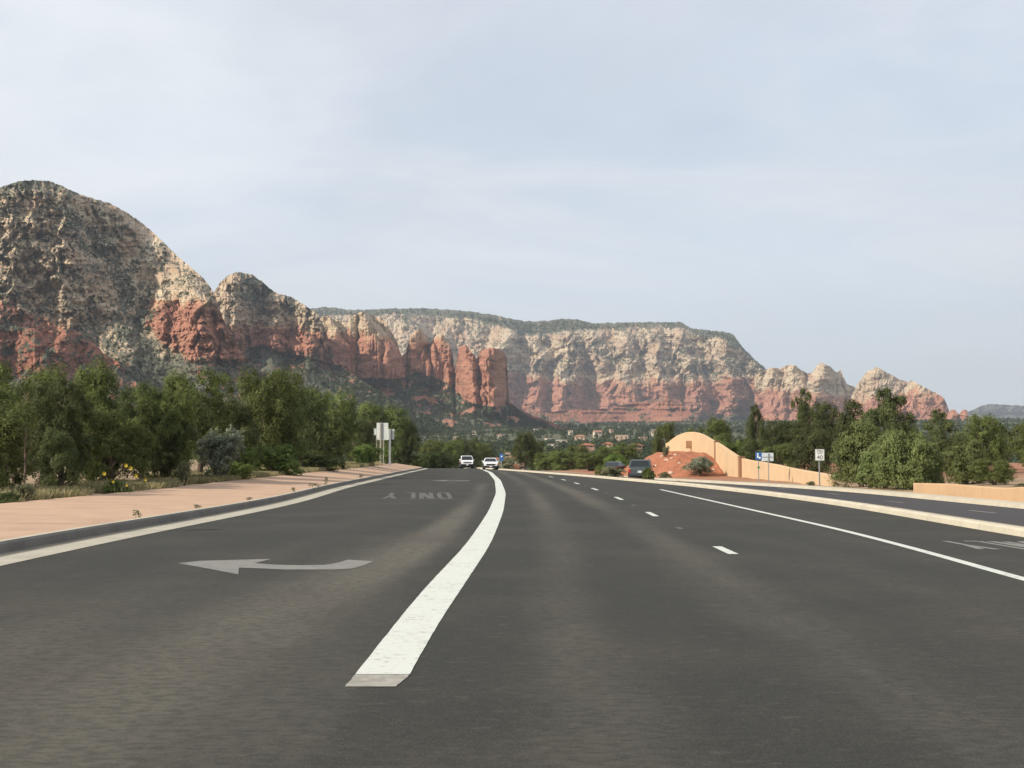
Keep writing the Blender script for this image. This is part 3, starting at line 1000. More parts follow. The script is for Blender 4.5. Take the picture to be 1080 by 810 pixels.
    # ---- red fins and the coffee pot
    c6 = icurve([(318, 372), (326, 352), (334, 338), (340, 334), (347, 333), (352, 337), (358, 338), (366, 342), (371, 334), (380, 328.5), (390, 331), (400, 336), (408, 342), (417, 357), (424, 376), (428, 372), (432, 356), (437, 349), (443, 346.5), (449, 352), (453, 362), (457, 358),
                 (461, 352.5), (466, 351.5), (472, 358), (477, 372), (480, 392), (481.5, 384), (483.5, 368), (487, 364.5), (492, 364), (498, 372), (503, 379), (505.5, 372), (509, 368.5), (518.5, 366.5), (529, 369), (534, 374), (535.5, 400), (537, 424), (548, 432), (565, 440), (600, 452)])

    foot = icurve([(318, 385), (345, 386), (372, 397), (424, 398), (440, 390), (455, 396), (478, 405), (490, 422), (520, 428), (535, 424), (560, 440), (600, 456)])

    def f_bulge(X, Y):
        return (1 - S(0, 19, Y - foot(X))) * (tower(X, Y, [(338, 343, 356), (365, 342.5, 368.5), (392, 345, 371)], 334, 32, 30) + tower(X, Y, [(370, 366, 376), (398, 367, 377)], 372, 8, 10) +
                tower(X, Y, [(328, 371, 392), (350, 374, 411), (375, 378, 424), (398, 376, 428)], 326, 40, 39, 0.6) + tower(X, Y, [(355, 384, 404), (398, 380, 402)], 352, 20, 9) + tower(X, Y, [(360, 404, 420), (398, 404, 426)], 358, 16, 10) +
                tower(X, Y, [(346, 432, 450), (390, 430, 454)], 345, 14, 30) + tower(X, Y, [(372, 440, 454), (396, 436, 456)], 370, 20, 12) +
                tower(X, Y, [(351, 456, 475), (402, 447, 478)], 350, 12, 27) + tower(X, Y, [(368, 450, 462), (400, 446, 464)], 362, 20, 12) + tower(X, Y, [(385, 469, 474), (403, 468, 475)], 382, 6, 9) +
                tower(X, Y, [(364, 480, 499), (395, 481, 502), (420, 478, 512)], 363, 8, 21) + tower(X, Y, [(380, 486, 504), (405, 486, 508), (425, 490, 522), (440, 492, 535)], 379, 9, 21) +
                tower(X, Y, [(366, 504, 535), (400, 506, 535.5), (424, 508, 536)], 365.5, 10, 39, 0.4) + ridge(X, Y, [(512, 372), (516, 395), (522, 430)], 14, 22, 12, 1.0, 4) + tower(X, Y, [(410, 516, 532), (432, 512, 540)], 408, 10, 12) +
                tower(X, Y, [(338, 320, 340), (385, 318, 342)], 333, 25, 15))

    def f_slope(X, Y):
        ft = foot(X)
        return 78 - 22 * S(358, 340, Y) - (62 - 10 * S(430, 405, Y)) * S(ft - 2, ft + 5, Y)

    def f_veg(X, Y):
        ft = foot(X)
        patch = fbm(X / 22.0, Y / 9.0, 90, 3)
        return 0.02 + 0.2 * S(352, 338, Y) + S(ft - 2, ft + 4, Y) * (0.80 - 0.45 * S(0.15, 0.4, patch + 0.25 * S(410, 420, Y) * S(432, 424, Y)))
    massif('red_fins', 318, 600, c6, lambda p: 1500 + 2.0 * np.clip(p - 500, 0, 200), f_slope, icurve([(318, 352), (345, 351), (360, 353), (400, 356), (420, 362), (440, 358), (465, 358), (480, 366), (500, 362), (535, 364)]), f_bulge, f_veg, M['rock_mid'], 53, jag=0.7, rough=0.5, step=0.55, aniso=0.25)
    # ---- the dome
    c7 = icurve([(205, 352), (218, 325), (225, 309), (229, 303), (233, 297), (241, 290), (250, 287), (258, 287.5), (267, 290), (275, 296), (283, 303), (293, 310), (300, 311), (307, 313), (315, 318), (323, 323), (329, 327), (334, 331), (340, 340), (346, 356), (352, 374), (362, 388), (385, 404), (420, 424), (470, 450), (496, 468)])

    def d_bulge(X, Y):
        return (1 - S(382, 420, Y)) * (ridge(X, Y, [(250, 288), (240, 310), (236, 340), (232, 380)], 20, 34, 30, 0.8, 5) + ridge(X, Y, [(296, 311), (290, 335), (286, 370)], 16, 22, 20, 0.9, 4) +
                ridge(X, Y, [(320, 322), (322, 345), (325, 375)], 14, 22, 16, 0.9, 4) + tower(X, Y, [(352, 226, 250), (380, 222, 252)], 355, 10, 16, 0.5) +
                tower(X, Y, [(352, 280, 300), (376, 279, 302)], 352, 10, 12) + tower(X, Y, [(350, 302, 318), (380, 300, 320)], 352, 10, 8) + tower(X, Y, [(352, 322, 333), (378, 321, 334)], 354, 8, 7) + tower(X, Y, [(340, 255, 268), (365, 254, 270)], 338, 8, 7))

    def d_slope(X, Y):
        tl = icurve([(205, 384), (250, 380), (262, 366), (278, 362), (300, 372), (320, 374), (352, 384)])(X)
        return 58 + 16 * S(330, 340, Y) - 50 * S(-3, 6, Y - tl) - 14 * S(300, 288, Y)
    massif('dome_butte', 205, 494, c7, 1350.0, d_slope, icurve([(205, 332), (240, 345), (270, 342), (300, 345), (352, 350)]), d_bulge,
           lambda X, Y: 0.32 + 0.2 * S(300, 288, Y) + 0.22 * S(245, 262, X) * S(335, 320, Y) + (0.46 - 0.30 * S(0.3, 0.6, fbm(X / 20.0, Y / 9.0, 91, 3))) * S(-4, 6, Y - icurve([(205, 384), (250, 380), (262, 366), (278, 362), (300, 372), (320, 374), (352, 384)])(X)) - 0.2 * S(335, 345, Y) * S(374, 364, Y), M['rock_mid'], 61, jag=0.9, rough=1.4)
    # ---- the big mountain at the left
    c8 = icurve([(-170, 268), (-120, 240), (-80, 222), (-40, 208), (0, 197.5), (20, 191), (36, 190), (53, 191), (65, 196), (77, 201.7), (88, 206), (100, 210), (112, 213), (123, 218), (135, 225), (147, 233), (158, 242), (167, 250), (178, 261), (187, 270), (197, 278), (207, 287), (215, 294), (222, 303),
                 (227, 312), (233, 330), (242, 352), (256, 374), (275, 392), (310, 414), (360, 442), (400, 466), (440, 484)])

    def l_bulge(X, Y):
        r = (ridge(X, Y, [(52, 196), (62, 215), (64, 240), (76, 268), (96, 302), (118, 340), (140, 385)], 50, 30, 30, 0.9, 10) +
             ridge(X, Y, [(100, 210), (120, 226), (152, 252), (186, 286), (212, 318), (222, 350)], 46, 24, 26, 0.9, 8) +
             ridge(X, Y, [(6, 200), (12, 240), (16, 290), (2, 340)], 40, 16, 18, 0.9, 10) +
             ridge(X, Y, [(-80, 225), (-70, 300), (-60, 360)], 40, 40, 12, 0.9, 10) +
             ridge(X, Y, [(140, 236), (150, 262), (172, 292)], 14, 10, 9, 0.9, 6) + ridge(X, Y, [(38, 215), (40, 250), (56, 290), (74, 330)], 14, 8, 8, 0.9, 8) +
             tower(X, Y, [(318, 148, 196), (345, 146, 226), (375, 150, 232)], 312, 40, 12, 0.6))
        return r * (1 - 0.8 * S(385, 430, Y))

    def apron(X, Y):
        """scree fan below the cliff, left of the red face"""
        return S(326, 344, Y + 0.10 * (X - 120)) * S(6, -10, X - (148 + (Y - 335) * 1.05) + 5 * fbm(X / 14, Y / 14, 33, 3)) * S(60, 100, X)

    def l_slope(X, Y):
        s = 47 + 14 * np.sin(X * 0.02 + 1) * S(340, 300, Y) - 12 * S(212, 198, Y)
        redc = S(308, 322, Y) * S(120, 165, X)
        s = s + 14 * redc
        tal = np.clip(apron(X, Y) + S(374, 386, Y), 0, 1)
        return s * (1 - tal) + 31 * tal

    def l_veg(X, Y):
        dark = ridge(X, Y, [(70, 225), (100, 260), (135, 300), (150, 330)], 28, 24, 0.20, 0.8)
        return 0.40 + 0.22 * S(215, 198, Y) + dark + 0.10 * S(30, 0, X) + 0.16 * apron(X, Y) - 0.3 * S(312, 325, Y) * S(150, 172, X) * S(382, 370, Y) * (1 - apron(X, Y)) + 0.25 * S(374, 390, Y)
    massif('big_mountain', -170, 438, c8, 880.0, l_slope, icurve([(-170, 322), (0, 320), (50, 336), (90, 352), (128, 350), (150, 322), (185, 318), (230, 322), (275, 330), (438, 340)]), l_bulge, l_veg, M['rock_near'], 71, jag=0.8, rough=1.6, step=0.75, aniso=0.7,
           zadd=lambda X, Y: 0.9 * apron(X, Y) * S(395, 375, Y) - 0.25 * S(30, 0, X) * S(285, 310, Y))
    # ---- red knolls at the foot of it
    c9 = icurve([(-170, 345), (-60, 340), (0, 342), (14, 344), (30, 346), (46, 347.5), (60, 351), (72, 347), (84, 349), (97, 360), (110, 373), (122, 380), (130, 386), (140, 400), (160, 418), (185, 446), (215, 486)])

    def k_bulge(X, Y):
        return (tower(X, Y, [(346, 56, 92), (372, 44, 112), (395, 36, 130)], 345, 26, 26, 0.6) + tower(X, Y, [(350, 18, 50), (390, 8, 52)], 346, 16, 14, 0.6) + tower(X, Y, [(350, -20, 14), (390, -30, 10)], 342, 16, 14, 0.6) +
                tower(X, Y, [(376, 112, 128), (400, 108, 134)], 376, 10, 10, 0.6))
    massif('red_knolls', -170, 213, c9, 760.0, lambda X, Y: 50 + 10 * fbm(X * 0.02, Y * 0.12, 5, 3) - 26 * S(388, 398, Y), icurve([(0, 250)]), k_bulge, lambda X, Y: 0.33 + 0.3 * S(352, 346, Y) * S(50, 20, X) + 0.25 * S(0.1, 0.4, fbm(X / 15, Y / 12, 97, 3)) + 0.3 * S(388, 398, Y), M['knoll'], 79, jag=1.3, rough=0.9, aniso=0.9)


build_mountains()


# ------------------------------------------------------------------ mound, wall
def mound_z(X, Y):
    X, Y = np.asarray(X, float), np.asarray(Y, float)
    cx, cy = 17.0, 121.0
    u = np.where(X < cx, (X - cx) / 6.3, (X - cx) / 6.8)
    v = np.where(Y < cy, (Y - cy) / 15.0, (Y - cy) / 14.0)
    r = np.hypot(u, v)
    h = 3.35 * np.clip(1 - r, 0, 1) ** 0.85 * (1 - 0.25 * np.clip(1 - r * 2.2, 0, 1))
    return -0.40 + h + (0.16 * fbm(X * 0.6, Y * 0.4, 91, 4, 0.65) + 0.30 * fbm(X * 0.2, Y * 0.12, 92, 2)) * sstep(1.0, 0.8, r)


def build_mound():
    xs = np.linspace(8.5, 27, 170)
    ys = np.linspace(104, 137, 150)
    X, Y = np.meshgrid(xs, ys)
    cx, cy = 17.0, 121.0
    Z = mound_z(X, Y)
    r = np.hypot((X - cx) / 8, (Y - cy) / 15)
    Z = np.where(r > 1.0, Z - 0.5 * sstep(1.0, 1.15, r), Z)
    me = np_mesh('dirt_mound', np.stack([X, Y, Z], -1).reshape(-1, 3), grid_faces(len(ys), len(xs)), None, True)
    tag(ob('dirt_mound', me, M['mound']), kind='structure')


WALL = [(18.9, 69.5), (19.45, 84), (19.5, 98), (19.45, 108), (19.35, 115), (19.1, 121), (18.4, 126), (17.5, 128.5), (16.5, 129.5)]
WALL_TOP = icurve([(702, 468), (705.5, 466.8), (709, 463.5), (715, 459.5), (723.7, 456.2), (731, 455.5), (737, 456.6), (743, 459), (749.6, 463), (755, 466), (760, 468.6), (767, 473.5), (775.6, 479.3), (782, 483), (790, 485), (806.7, 487.6), (820, 490), (835, 493.5), (850, 496.2), (866, 498.7), (877, 501.0), (880, 502.5), (881.5, 506)])


def wall_mesh(path_pts, topz, botz, thick, n=140):
    """thick wall along a plan path, its top and foot given as functions of the plan point"""
    P = np.array(path_pts, float)
    seg = np.r_[0, np.cumsum(np.hypot(*np.diff(P, axis=0).T))]
    s = np.linspace(0, seg[-1], n)
    x, y = np.interp(s, seg, P[:, 0]), np.interp(s, seg, P[:, 1])
    k = 9
    if len(P) > 2:
        ker = np.ones(k) / k
        x = np.convolve(np.pad(x, k // 2, mode='edge'), ker, 'valid')
        y = np.convolve(np.pad(y, k // 2, mode='edge'), ker, 'valid')
    tx, ty = np.gradient(x), np.gradient(y)
    L = np.hypot(tx, ty)
    nx, ny = -ty / L, tx / L
    zt, zb = topz(x, y), botz(x, y)
    rows = [(-.5, zb), (-.5, zt - .05), (-.42, zt), (.42, zt), (.5, zt - .05), (.5, zb)]
    V = np.stack([np.stack([x + nx * thick * a, y + ny * thick * a, z], -1) for a, z in rows], 1).reshape(-1, 3)
    f = []
    R = len(rows)
    for i in range(n - 1):
        for j in range(R):
            j2 = (j + 1) % R
            f.append((i * R + j, i * R + j2, (i + 1) * R + j2, (i + 1) * R + j))
    f = np.array(f)
    me = bpy.data.meshes.new('wall')
    me.from_pydata([tuple(v) for v in V], [], [tuple(q) for q in f] + [tuple(range(R))[::-1], tuple((n - 1) * R + j for j in range(R))])
    me.validate()
    return me


def build_walls():
    root = empty('stucco_wall', (19.4, 98, -0.4))
    tag(root, 'tan stucco wall that rises in a curve over the red dirt mound', 'wall')

    def topz(x, y):
        px = CX + x / y * F
        return EYE + (YH - WALL_TOP(px)) / F * y

    def botz(x, y):
        return np.minimum(ground(x, y), mound_z(x, y)) - 0.3
    me = wall_mesh(WALL, topz, botz, 0.3)
    w = ob('wall', me, M['stucco'])
    w.parent = root
    w.location = (-19.4, -98, 0.4)
    for px, Y in ((756, 112.5), (781.5, 100.3)):
        x = at(px, Y)
        zt = EYE + (YH - WALL_TOP(px)) / F * Y
        m = MB()
        m.box(x - 0.24, x + 0.24, Y - 0.30, Y + 0.30, -0.6, zt + 0.06)
        m.box(x - 0.28, x + 0.28, Y - 0.34, Y + 0.34, zt + 0.06, zt + 0.13)
        p = m.build('pilaster', M['stucco_dark'], root, 0.02)
        p.location = (-19.4, -98, 0.4)
    # brown plaque on the crown of the wall
    Y = 124.0
    xa, xb = at(722, Y), at(735, Y)
    m = MB()
    m.box(xa, xb, Y - 0.9, Y - 0.72, zat(473, Y), zat(465, Y))
    m.box(xa + .08, xb - .08, Y - 0.93, Y - 0.90, zat(471.5, Y), zat(466, Y))
    p = m.build('plaque', M['plaque'], root, 0.02)
    p.location = (-19.4, -98, 0.4)
    # low wall at the right edge
    root2 = empty('low_wall', (18.2, 45, -0.3))
    tag(root2, 'low tan stucco wall running out of the picture at right', 'wall')
    t2 = icurve([(955, 509), (1000, 510), (1040, 513), (1060, 514.5), (1080, 513.2), (1200, 516), (1500, 520)])
    me = wall_mesh([(18.2, 54.0), (18.25, 48), (18.3, 42), (18.4, 34), (18.4, 28)], lambda x, y: EYE + (YH - t2(CX + x / y * F)) / F * y, lambda x, y: ground(x, y) - 0.3, 0.3, 60)
    w = ob('wall', me, M['stucco_low'])
    w.parent = root2
    w.location = (-18.2, -45, 0.3)


build_mound()
build_walls()

# ------------------------------------------------------------------ plants
def rnd_unit(n):
    v = rng.normal(size=(n, 3))
    return v / np.linalg.norm(v, axis=1, keepdims=True)


def leaf_quads(c, nrm, ln, wd, up=0.0):
    """one small two-triangle leaf spray per centre"""
    n = len(c)
    t = rnd_unit(n) + np.array([0, 0, up])
    t -= nrm * (t * nrm).sum(1, keepdims=True)
    t /= np.linalg.norm(t, axis=1, keepdims=True) + 1e-9
    b = np.cross(nrm, t)
    L = (ln * rng.uniform(0.6, 1.4, n))[:, None]
    Wd = (wd * rng.uniform(0.6, 1.4, n))[:, None]
    V = np.stack([c - t * L, c + b * Wd, c + t * L, c - b * Wd], 1)
    return V.reshape(-1, 3), np.arange(4 * n).reshape(-1, 4)


def crown_mesh(name, lobes, clumps, leaves, leaf, squash=0.8, up=0.2, thin=0.0, clump_r=0.30, out=0.55):
    """lobes: (x, y, z, r) in a unit tree (height 1, half width 0.5)"""
    C, Nn, tone = [], [], []
    tot = sum(l[3] ** 2 for l in lobes)
    for (lx, ly, lz, lr) in lobes:
        k = max(4, int(clumps * lr * lr / tot))
        d = rnd_unit(k)
        d[:, 2] = np.where(d[:, 2] < -0.55, -d[:, 2], d[:, 2])
        rr = lr * rng.uniform(0.70, 1.12, k)
        cc = np.array([lx, ly, lz]) + d * rr[:, None] * np.array([1, 1, squash])
        keep = rng.uniform(size=k) > thin
        for q in np.nonzero(keep)[0]:
            m = int(leaves * rng.uniform(0.6, 1.3))
            cr = lr * clump_r * rng.uniform(0.6, 1.4)
            p = cc[q] + rng.normal(size=(m, 3)) * cr * np.array([0.55, 0.55, 0.5])
            nr = d[q] * (out + 0.75) + rnd_unit(m) * 0.62 + np.array([0, 0, 0.15])
            nr /= np.linalg.norm(nr, axis=1, keepdims=True)
            C.append(p)
            Nn.append(nr)
            tone.append(np.clip(rng.normal(0.42, 0.2) + rng.normal(0, 0.14, m), 0, 1))
    C, Nn, tone = np.concatenate(C), np.concatenate(Nn), np.concatenate(tone)
    ok = C[:, 2] > 0.0
    C, Nn, tone = C[ok], Nn[ok], tone[ok]
    V, Fq = leaf_quads(C, Nn, leaf, leaf * 0.45, up)
    return np_mesh(name, V, Fq, {'tone': np.repeat(tone, 4)})


def lobes_round(n, rx=0.5, lo=0.12, hi=0.86, bulge=0.5, lr=(0.13, 0.22), seed=0):
    r = random.Random(seed)
    L = []
    for i in range(n):
        t = lo + (hi - lo) * ((i + r.random()) / n)
        env = rx * math.sqrt(max(0.06, 1 - ((t - bulge) / (0.62 if t > bulge else 0.75)) ** 2))
        a = i * 2.4 + r.uniform(-0.6, 0.6)
        rad = max(0, env - 0.13) * math.sqrt(r.uniform(0.25, 1.0))
        s = r.uniform(*lr)
        L.append((rad * math.cos(a), rad * math.sin(a), min(t, 0.97 - s * 0.8), s))
    return L


def lobes_pine(n, seed=0, lo=0.25):
    r = random.Random(seed)
    L = []
    for i in range(n):
        t = lo + (0.95 - lo) * (i + r.random() * 0.8) / n
        env = 0.46 * (1 - ((t - lo) / (1.02 - lo)) ** 1.6) * r.uniform(0.55, 1.0) + 0.04
        a = i * 2.4 + r.uniform(-0.8, 0.8)
        s = 0.075 + 0.085 * (1 - t) * r.uniform(0.7, 1.3)
        L.append((env * math.cos(a), env * math.sin(a), t, s))
        if i % 2 == 0:
            L.append((env * 0.4 * math.cos(a), env * 0.4 * math.sin(a), t + 0.02, s * 0.8))
    return L


def trunk_mesh(name, seed, hgt=0.8, rad=0.035, limbs=6, multi=1, lo=0.15):
    r = random.Random(seed)
    mb = MB()
    for k in range(multi):
        lean = (r.uniform(-.1, .1) * min(3, 1 + multi), r.uniform(-.1, .1) * min(3, 1 + multi))
        pts = [(lean[0] * t + 0.015 * math.sin(7 * t + k), lean[1] * t + 0.015 * math.cos(6 * t + k), -0.05 + (hgt + 0.05) * t) for t in (0, .15, .3, .5, .7, .85, 1)]
        R = [rad * (1.25 - 1.1 * t) for t in (0, .15, .3, .5, .7, .85, 1)]
        mb.tube(pts, R, 7)
        for j in range(limbs):
            t = r.uniform(lo, 0.9)
            bx, by, bz = lean[0] * t, lean[1] * t, hgt * t
            a = r.uniform(0, 6.28)
            ln = r.uniform(0.2, 0.38) * (1.15 - t * 0.6)
            mb.tube([(bx, by, bz), (bx + ln * .5 * math.cos(a), by + ln * .5 * math.sin(a), bz + ln * .25), (bx + ln * math.cos(a + .2), by + ln * math.sin(a + .2), bz + ln * .6)],
                    [rad * .5 * (1.1 - t), rad * .35 * (1.1 - t), rad * .1], 5)
    me = mb.mesh(name)
    me.polygons.foreach_set('use_smooth', [True] * len(me.polygons))
    return me


CROWNS, TRUNKS = {}, {}
def prep_plants():
    for k in range(5):
        CROWNS['juniper', k] = crown_mesh('crown', lobes_round(20, 0.50, 0.10, 0.88, 0.45, (0.13, 0.21), k), 680, 34, 0.0165, seed_up(k), 0.25)
        TRUNKS['juniper', k] = trunk_mesh('trunk', k, 0.72, 0.04, 7, 2, 0.1)
    for k in range(3):
        CROWNS['broad', k] = crown_mesh('crown', lobes_round(24, 0.50, 0.22, 0.90, 0.58, (0.11, 0.19), 20 + k), 720, 32, 0.0155, 0.8, 0.1, 0.08)
        TRUNKS['broad', k] = trunk_mesh('trunk', 20 + k, 0.8, 0.035, 8, 1, 0.25)
    for k in range(4):
        CROWNS['pine', k] = crown_mesh('crown', lobes_pine(17, 40 + k), 540, 36, 0.0150, 0.65, 0.35, 0.10, 0.42)
        TRUNKS['pine', k] = trunk_mesh('trunk', 40 + k, 0.93, 0.026, 14, 1, 0.25)
    for k in range(2):
        CROWNS['willow', k] = crown_mesh('crown', lobes_round(26, 0.50, 0.08, 0.88, 0.42, (0.11, 0.19), 60 + k), 760, 34, 0.0190, 1.15, 1.6, 0.0, 0.34, 0.35)
        TRUNKS['willow', k] = trunk_mesh('trunk', 60 + k, 0.7, 0.022, 6, 4, 0.1)
    for k in range(3):
        CROWNS['bush', k] = crown_mesh('crown', lobes_round(11, 0.50, 0.12, 0.80, 0.30, (0.18, 0.28), 80 + k), 260, 26, 0.034, 0.85, 0.5, 0.05)
        TRUNKS['bush', k] = trunk_mesh('trunk', 80 + k, 0.6, 0.025, 4, 4, 0.1)
    for k in range(2):
        CROWNS['upright', k] = crown_mesh('crown', [(0.3 * math.cos(i * 2.4) * (i / 12) ** .5, 0.3 * math.sin(i * 2.4) * (i / 12) ** .5, 0.30 + 0.5 * ((i * 5) % 7) / 7, 0.17) for i in range(13)], 300, 26, 0.030, 1.6, 2.2, 0.1, 0.36, 0.2)
        TRUNKS['upright', k] = trunk_mesh('trunk', 90 + k, 0.6, 0.02, 4, 5, 0.1)
    for k in range(2):     # small weeds
        CROWNS['weed', k] = crown_mesh('foliage', lobes_round(5, 0.45, 0.15, 0.75, 0.3, (0.2, 0.3), 100 + k), 34, 12, 0.085, 1.0, 1.0, 0.1)


def seed_up(k):
    return 0.85


prep_plants()
PLANTS = 0


def plant(kind, px, top, wpx, Y, mat, label, name='tree', cat='tree', base=None, group=None, leafname=None, depth=1.0, zb=None, bark='bark'):
    """kind of crown, photo column, photo row of its top, width in photo pixels, forward distance"""
    global PLANTS
    n = len([1 for q in CROWNS if q[0] == kind])
    v = PLANTS % n
    PLANTS += 1
    if zb is None and px < 445 and Y < 160:         # keep off the sidewalk
        small = kind in ('bush', 'upright')
        while at(px, Y) + (0.12 if small else 0.40) * wpx / F * Y > float(XS(Y)) - (0.25 if small else 1.1) and Y < 172:
            Y += 0.5
    if zb is None and px > 780:                     # keep off the far kerb
        while at(px, Y) - 0.40 * wpx / F * Y < float(XF(Y)) + 0.95 and Y < 160:
            Y += 0.5
    x = at(px, Y)
    z0 = float(ground(x, Y)) if zb is None else zb
    h = EYE + (YH - top) / F * Y - z0
    w = wpx / F * Y
    root = empty(name, (x, Y, z0 - 0.05), random.uniform(0, 6.28))
    root.scale = (w, w * depth, h)
    tag(root, label, cat, group)
    key = (kind, v, mat)
    me = CROWNS[kind, v]
    if len(me.materials) == 0:
        me.materials.append(M[mat])
    elif me.materials[0] != M[mat]:
        if key not in CROWNS_BY:
            m2 = me.copy()
            m2.materials.clear()
            m2.materials.append(M[mat])
            CROWNS_BY[key] = m2
        me = CROWNS_BY[key]
    ob(leafname or ('crown' if kind not in ('bush', 'upright', 'weed') else 'foliage'), me, None, root)
    if (kind, v) in TRUNKS:
        ob('trunk' if kind not in ('bush', 'upright') else 'stems', TRUNKS[kind, v], M[bark], root)
    return root


CROWNS_BY = {}


def build_plants():
    GL = 'trees along the left verge'
    GR = 'trees behind the right walls'
    P = plant
    # ---- left verge, from the left edge of the photo to the signs
    P('juniper', -62, 392, 150, 36, 'juniper', 'big dark juniper cut by the left edge of the picture', group=GL)
    P('juniper', -6, 424, 92, 33, 'juniper', 'olive green juniper standing foremost at the left edge beside the sidewalk', group=GL)
    P('broad', 22, 381, 108, 43, 'juniper', 'tall bushy tree rising behind the foremost juniper at far left', group=GL)
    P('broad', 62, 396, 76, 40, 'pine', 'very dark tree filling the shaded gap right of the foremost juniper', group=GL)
    P('juniper', 98, 381, 72, 47, 'juniper', 'rounded green tree with the second of the high tops from the left edge', group=GL)
    P('juniper', 118, 428, 86, 40, 'juniper', 'broad olive juniper right behind the yellow flowering bush', group=GL)
    P('broad', 148, 402, 66, 50, 'pine', 'dull green tree between the second high top and the bright tall tree', group=GL)
    P('broad', 176, 404, 64, 47, 'juniper', 'loose bright green tree left of the tallest bright one', group=GL)
    P('broad', 208, 389, 86, 52, 'juniper', 'tall bright green tree behind the silvery bush', group=GL)
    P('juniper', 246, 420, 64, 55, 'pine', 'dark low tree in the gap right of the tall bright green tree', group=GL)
    P('broad', 286, 385, 74, 66, 'juniper', 'tree with the highest round top left of the road signs', group=GL)
    P('juniper', 286, 416, 84, 58, 'juniper', 'dense round juniper standing before the highest round top', group=GL)
    P('juniper', 322, 405, 52, 72, 'pine', 'dark tree on the right shoulder of the highest round top', group=GL)
    P('broad', 350, 410, 62, 78, 'juniper', 'dull feathery tree midway between the round juniper and the road signs', group=GL)
    P('juniper', 342, 430, 58, 70, 'juniper', 'low olive juniper below the dull feathery tree', group=GL)
    P('juniper', 402, 423, 64, 126, 'juniper', 'rounded sunny tree directly behind the road signs', group=GL)
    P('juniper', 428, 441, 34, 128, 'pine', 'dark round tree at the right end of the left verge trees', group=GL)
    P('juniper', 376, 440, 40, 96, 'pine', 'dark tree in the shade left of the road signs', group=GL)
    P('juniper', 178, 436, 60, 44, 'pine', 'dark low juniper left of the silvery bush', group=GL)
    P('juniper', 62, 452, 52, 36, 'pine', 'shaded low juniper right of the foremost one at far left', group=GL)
    # shrubs of the verge
    P('upright', 233, 452, 56, 45, 'silver', 'silvery grey green bush under the tall bright tree', 'bush', 'bush')
    P('bush', 290, 466, 50, 57, 'shrub', 'bright green bush beside the dry grass left of the dark bush', 'bush', 'bush')
    P('upright', 262, 472, 22, 50, 'shrub', 'slim bright green shrub between the silvery bush and the bright green bush', 'bush', 'bush')
    P('bush', 245, 484, 44, 44, 'shrub', 'low fresh green bush at the foot of the silvery bush', 'bush', 'bush')
    P('bush', 335, 476, 40, 70, 'juniper', 'dark green low bush below the olive juniper', 'bush', 'bush')
    P('bush', 354, 482, 22, 80, 'pine', 'small blackish bush in the dry grass before the trees', 'bush', 'bush')
    P('bush', 386, 466, 32, 98, 'shrub', 'yellow green bush just left of the road signs', 'bush', 'bush')
    P('upright', 408, 472, 20, 114, 'shrub', 'small light green bush between the road sign posts', 'bush', 'bush')
    P('bush', 439, 479, 24, 150, 'juniper', 'low rounded bush where the kerb ends at the crest', 'bush', 'bush')
    P('upright', 195, 486, 18, 37, 'sage', 'pale green weed tuft right of the yellow flowering bush', 'bush', 'bush')
    P('upright', 28, 508, 26, 29, 'sage', 'pale green tuft below the thin trunk at far left', 'bush', 'bush')
    P('bush', 6, 516, 30, 28.5, 'pine', 'dark low shrub in the lower left corner of the trees', 'bush', 'bush')
    P('bush', 255, 496, 20, 43, 'sage', 'small grey green shrub in the dry grass below the bright bush', 'bush', 'bush')
    # ---- beyond the crest, centre
    GC = 'trees beyond the road crest'
    for i, (px, top, w, Y, k, m, lab) in enumerate([
            (452, 463, 36, 200, 'juniper', 'juniper', 'rounded tree just right of the kerb end behind the crest'),
            (474, 462, 38, 215, 'broad', 'juniper', 'olive tree left of the oncoming white off-roader'),
            (462, 474, 40, 178, 'bush', 'juniper', 'low olive bush mass behind the end of the left kerb'),
            (490, 460, 36, 240, 'broad', 'pine', 'dull tree right above the oncoming white off-roader'),
            (508, 466, 30, 250, 'juniper', 'juniper', 'small tree between the two oncoming white cars'),
            (553, 455, 30, 205, 'broad', 'pine', 'tall dark rounded tree right of the white sedan'),
            (566, 463, 22, 230, 'broad', 'pine', 'dark tree leaning on the tall dark rounded tree'),
            (577, 476, 32, 170, 'juniper', 'juniper', 'green bushy tree right of the tall dark one'),
            (597, 474, 40, 165, 'juniper', 'juniper', 'rounded olive tree above the far lane dashes'),
            (622, 476, 40, 155, 'juniper', 'juniper', 'bushy tree left of the dark car behind the median'),
            (610, 468, 30, 230, 'broad', 'juniper', 'tree top behind the rounded olive tree'),
            (640, 470, 34, 190, 'broad', 'juniper', 'tree behind the dark car on the far carriageway'),
            (661, 466, 34, 175, 'broad', 'juniper', 'light green tree left of the red dirt mound'),
            (650, 478, 26, 150, 'bush', 'shrub', 'pale green shrub between the dark car and the mound'),
            (535, 480, 18, 190, 'bush', 'sage', 'small pale shrub beside the blue sign beyond the crest'),
            (702, 444, 28, 175, 'juniper', 'juniper', 'round dark green tree behind the left end of the curved wall')]):
        P(k, px, top, w, Y, m, lab, group=GC, name='tree' if k != 'bush' else 'bush', cat='tree' if k != 'bush' else 'bush')
    # ---- right side
    P('juniper', 757, 440, 38, 150, 'juniper', 'rounded tree over the crown of the curved wall', group=GR)
    P('broad', 735, 450, 24, 165, 'juniper', 'small bright tree top peeping over the crown of the curved wall', group=GR)
    P('bush', 772, 461, 36, 128, 'shrub', 'bright green bushy tree behind the falling part of the curved wall', group=GR, name='bush', cat='bush')
    P('pine', 799, 425, 34, 118, 'pine', 'slender pine left of the blue sign, taller than its neighbours', group=GR)
    P('broad', 800, 462, 46, 106, 'pine', 'dark tree behind the blue sign', group=GR)
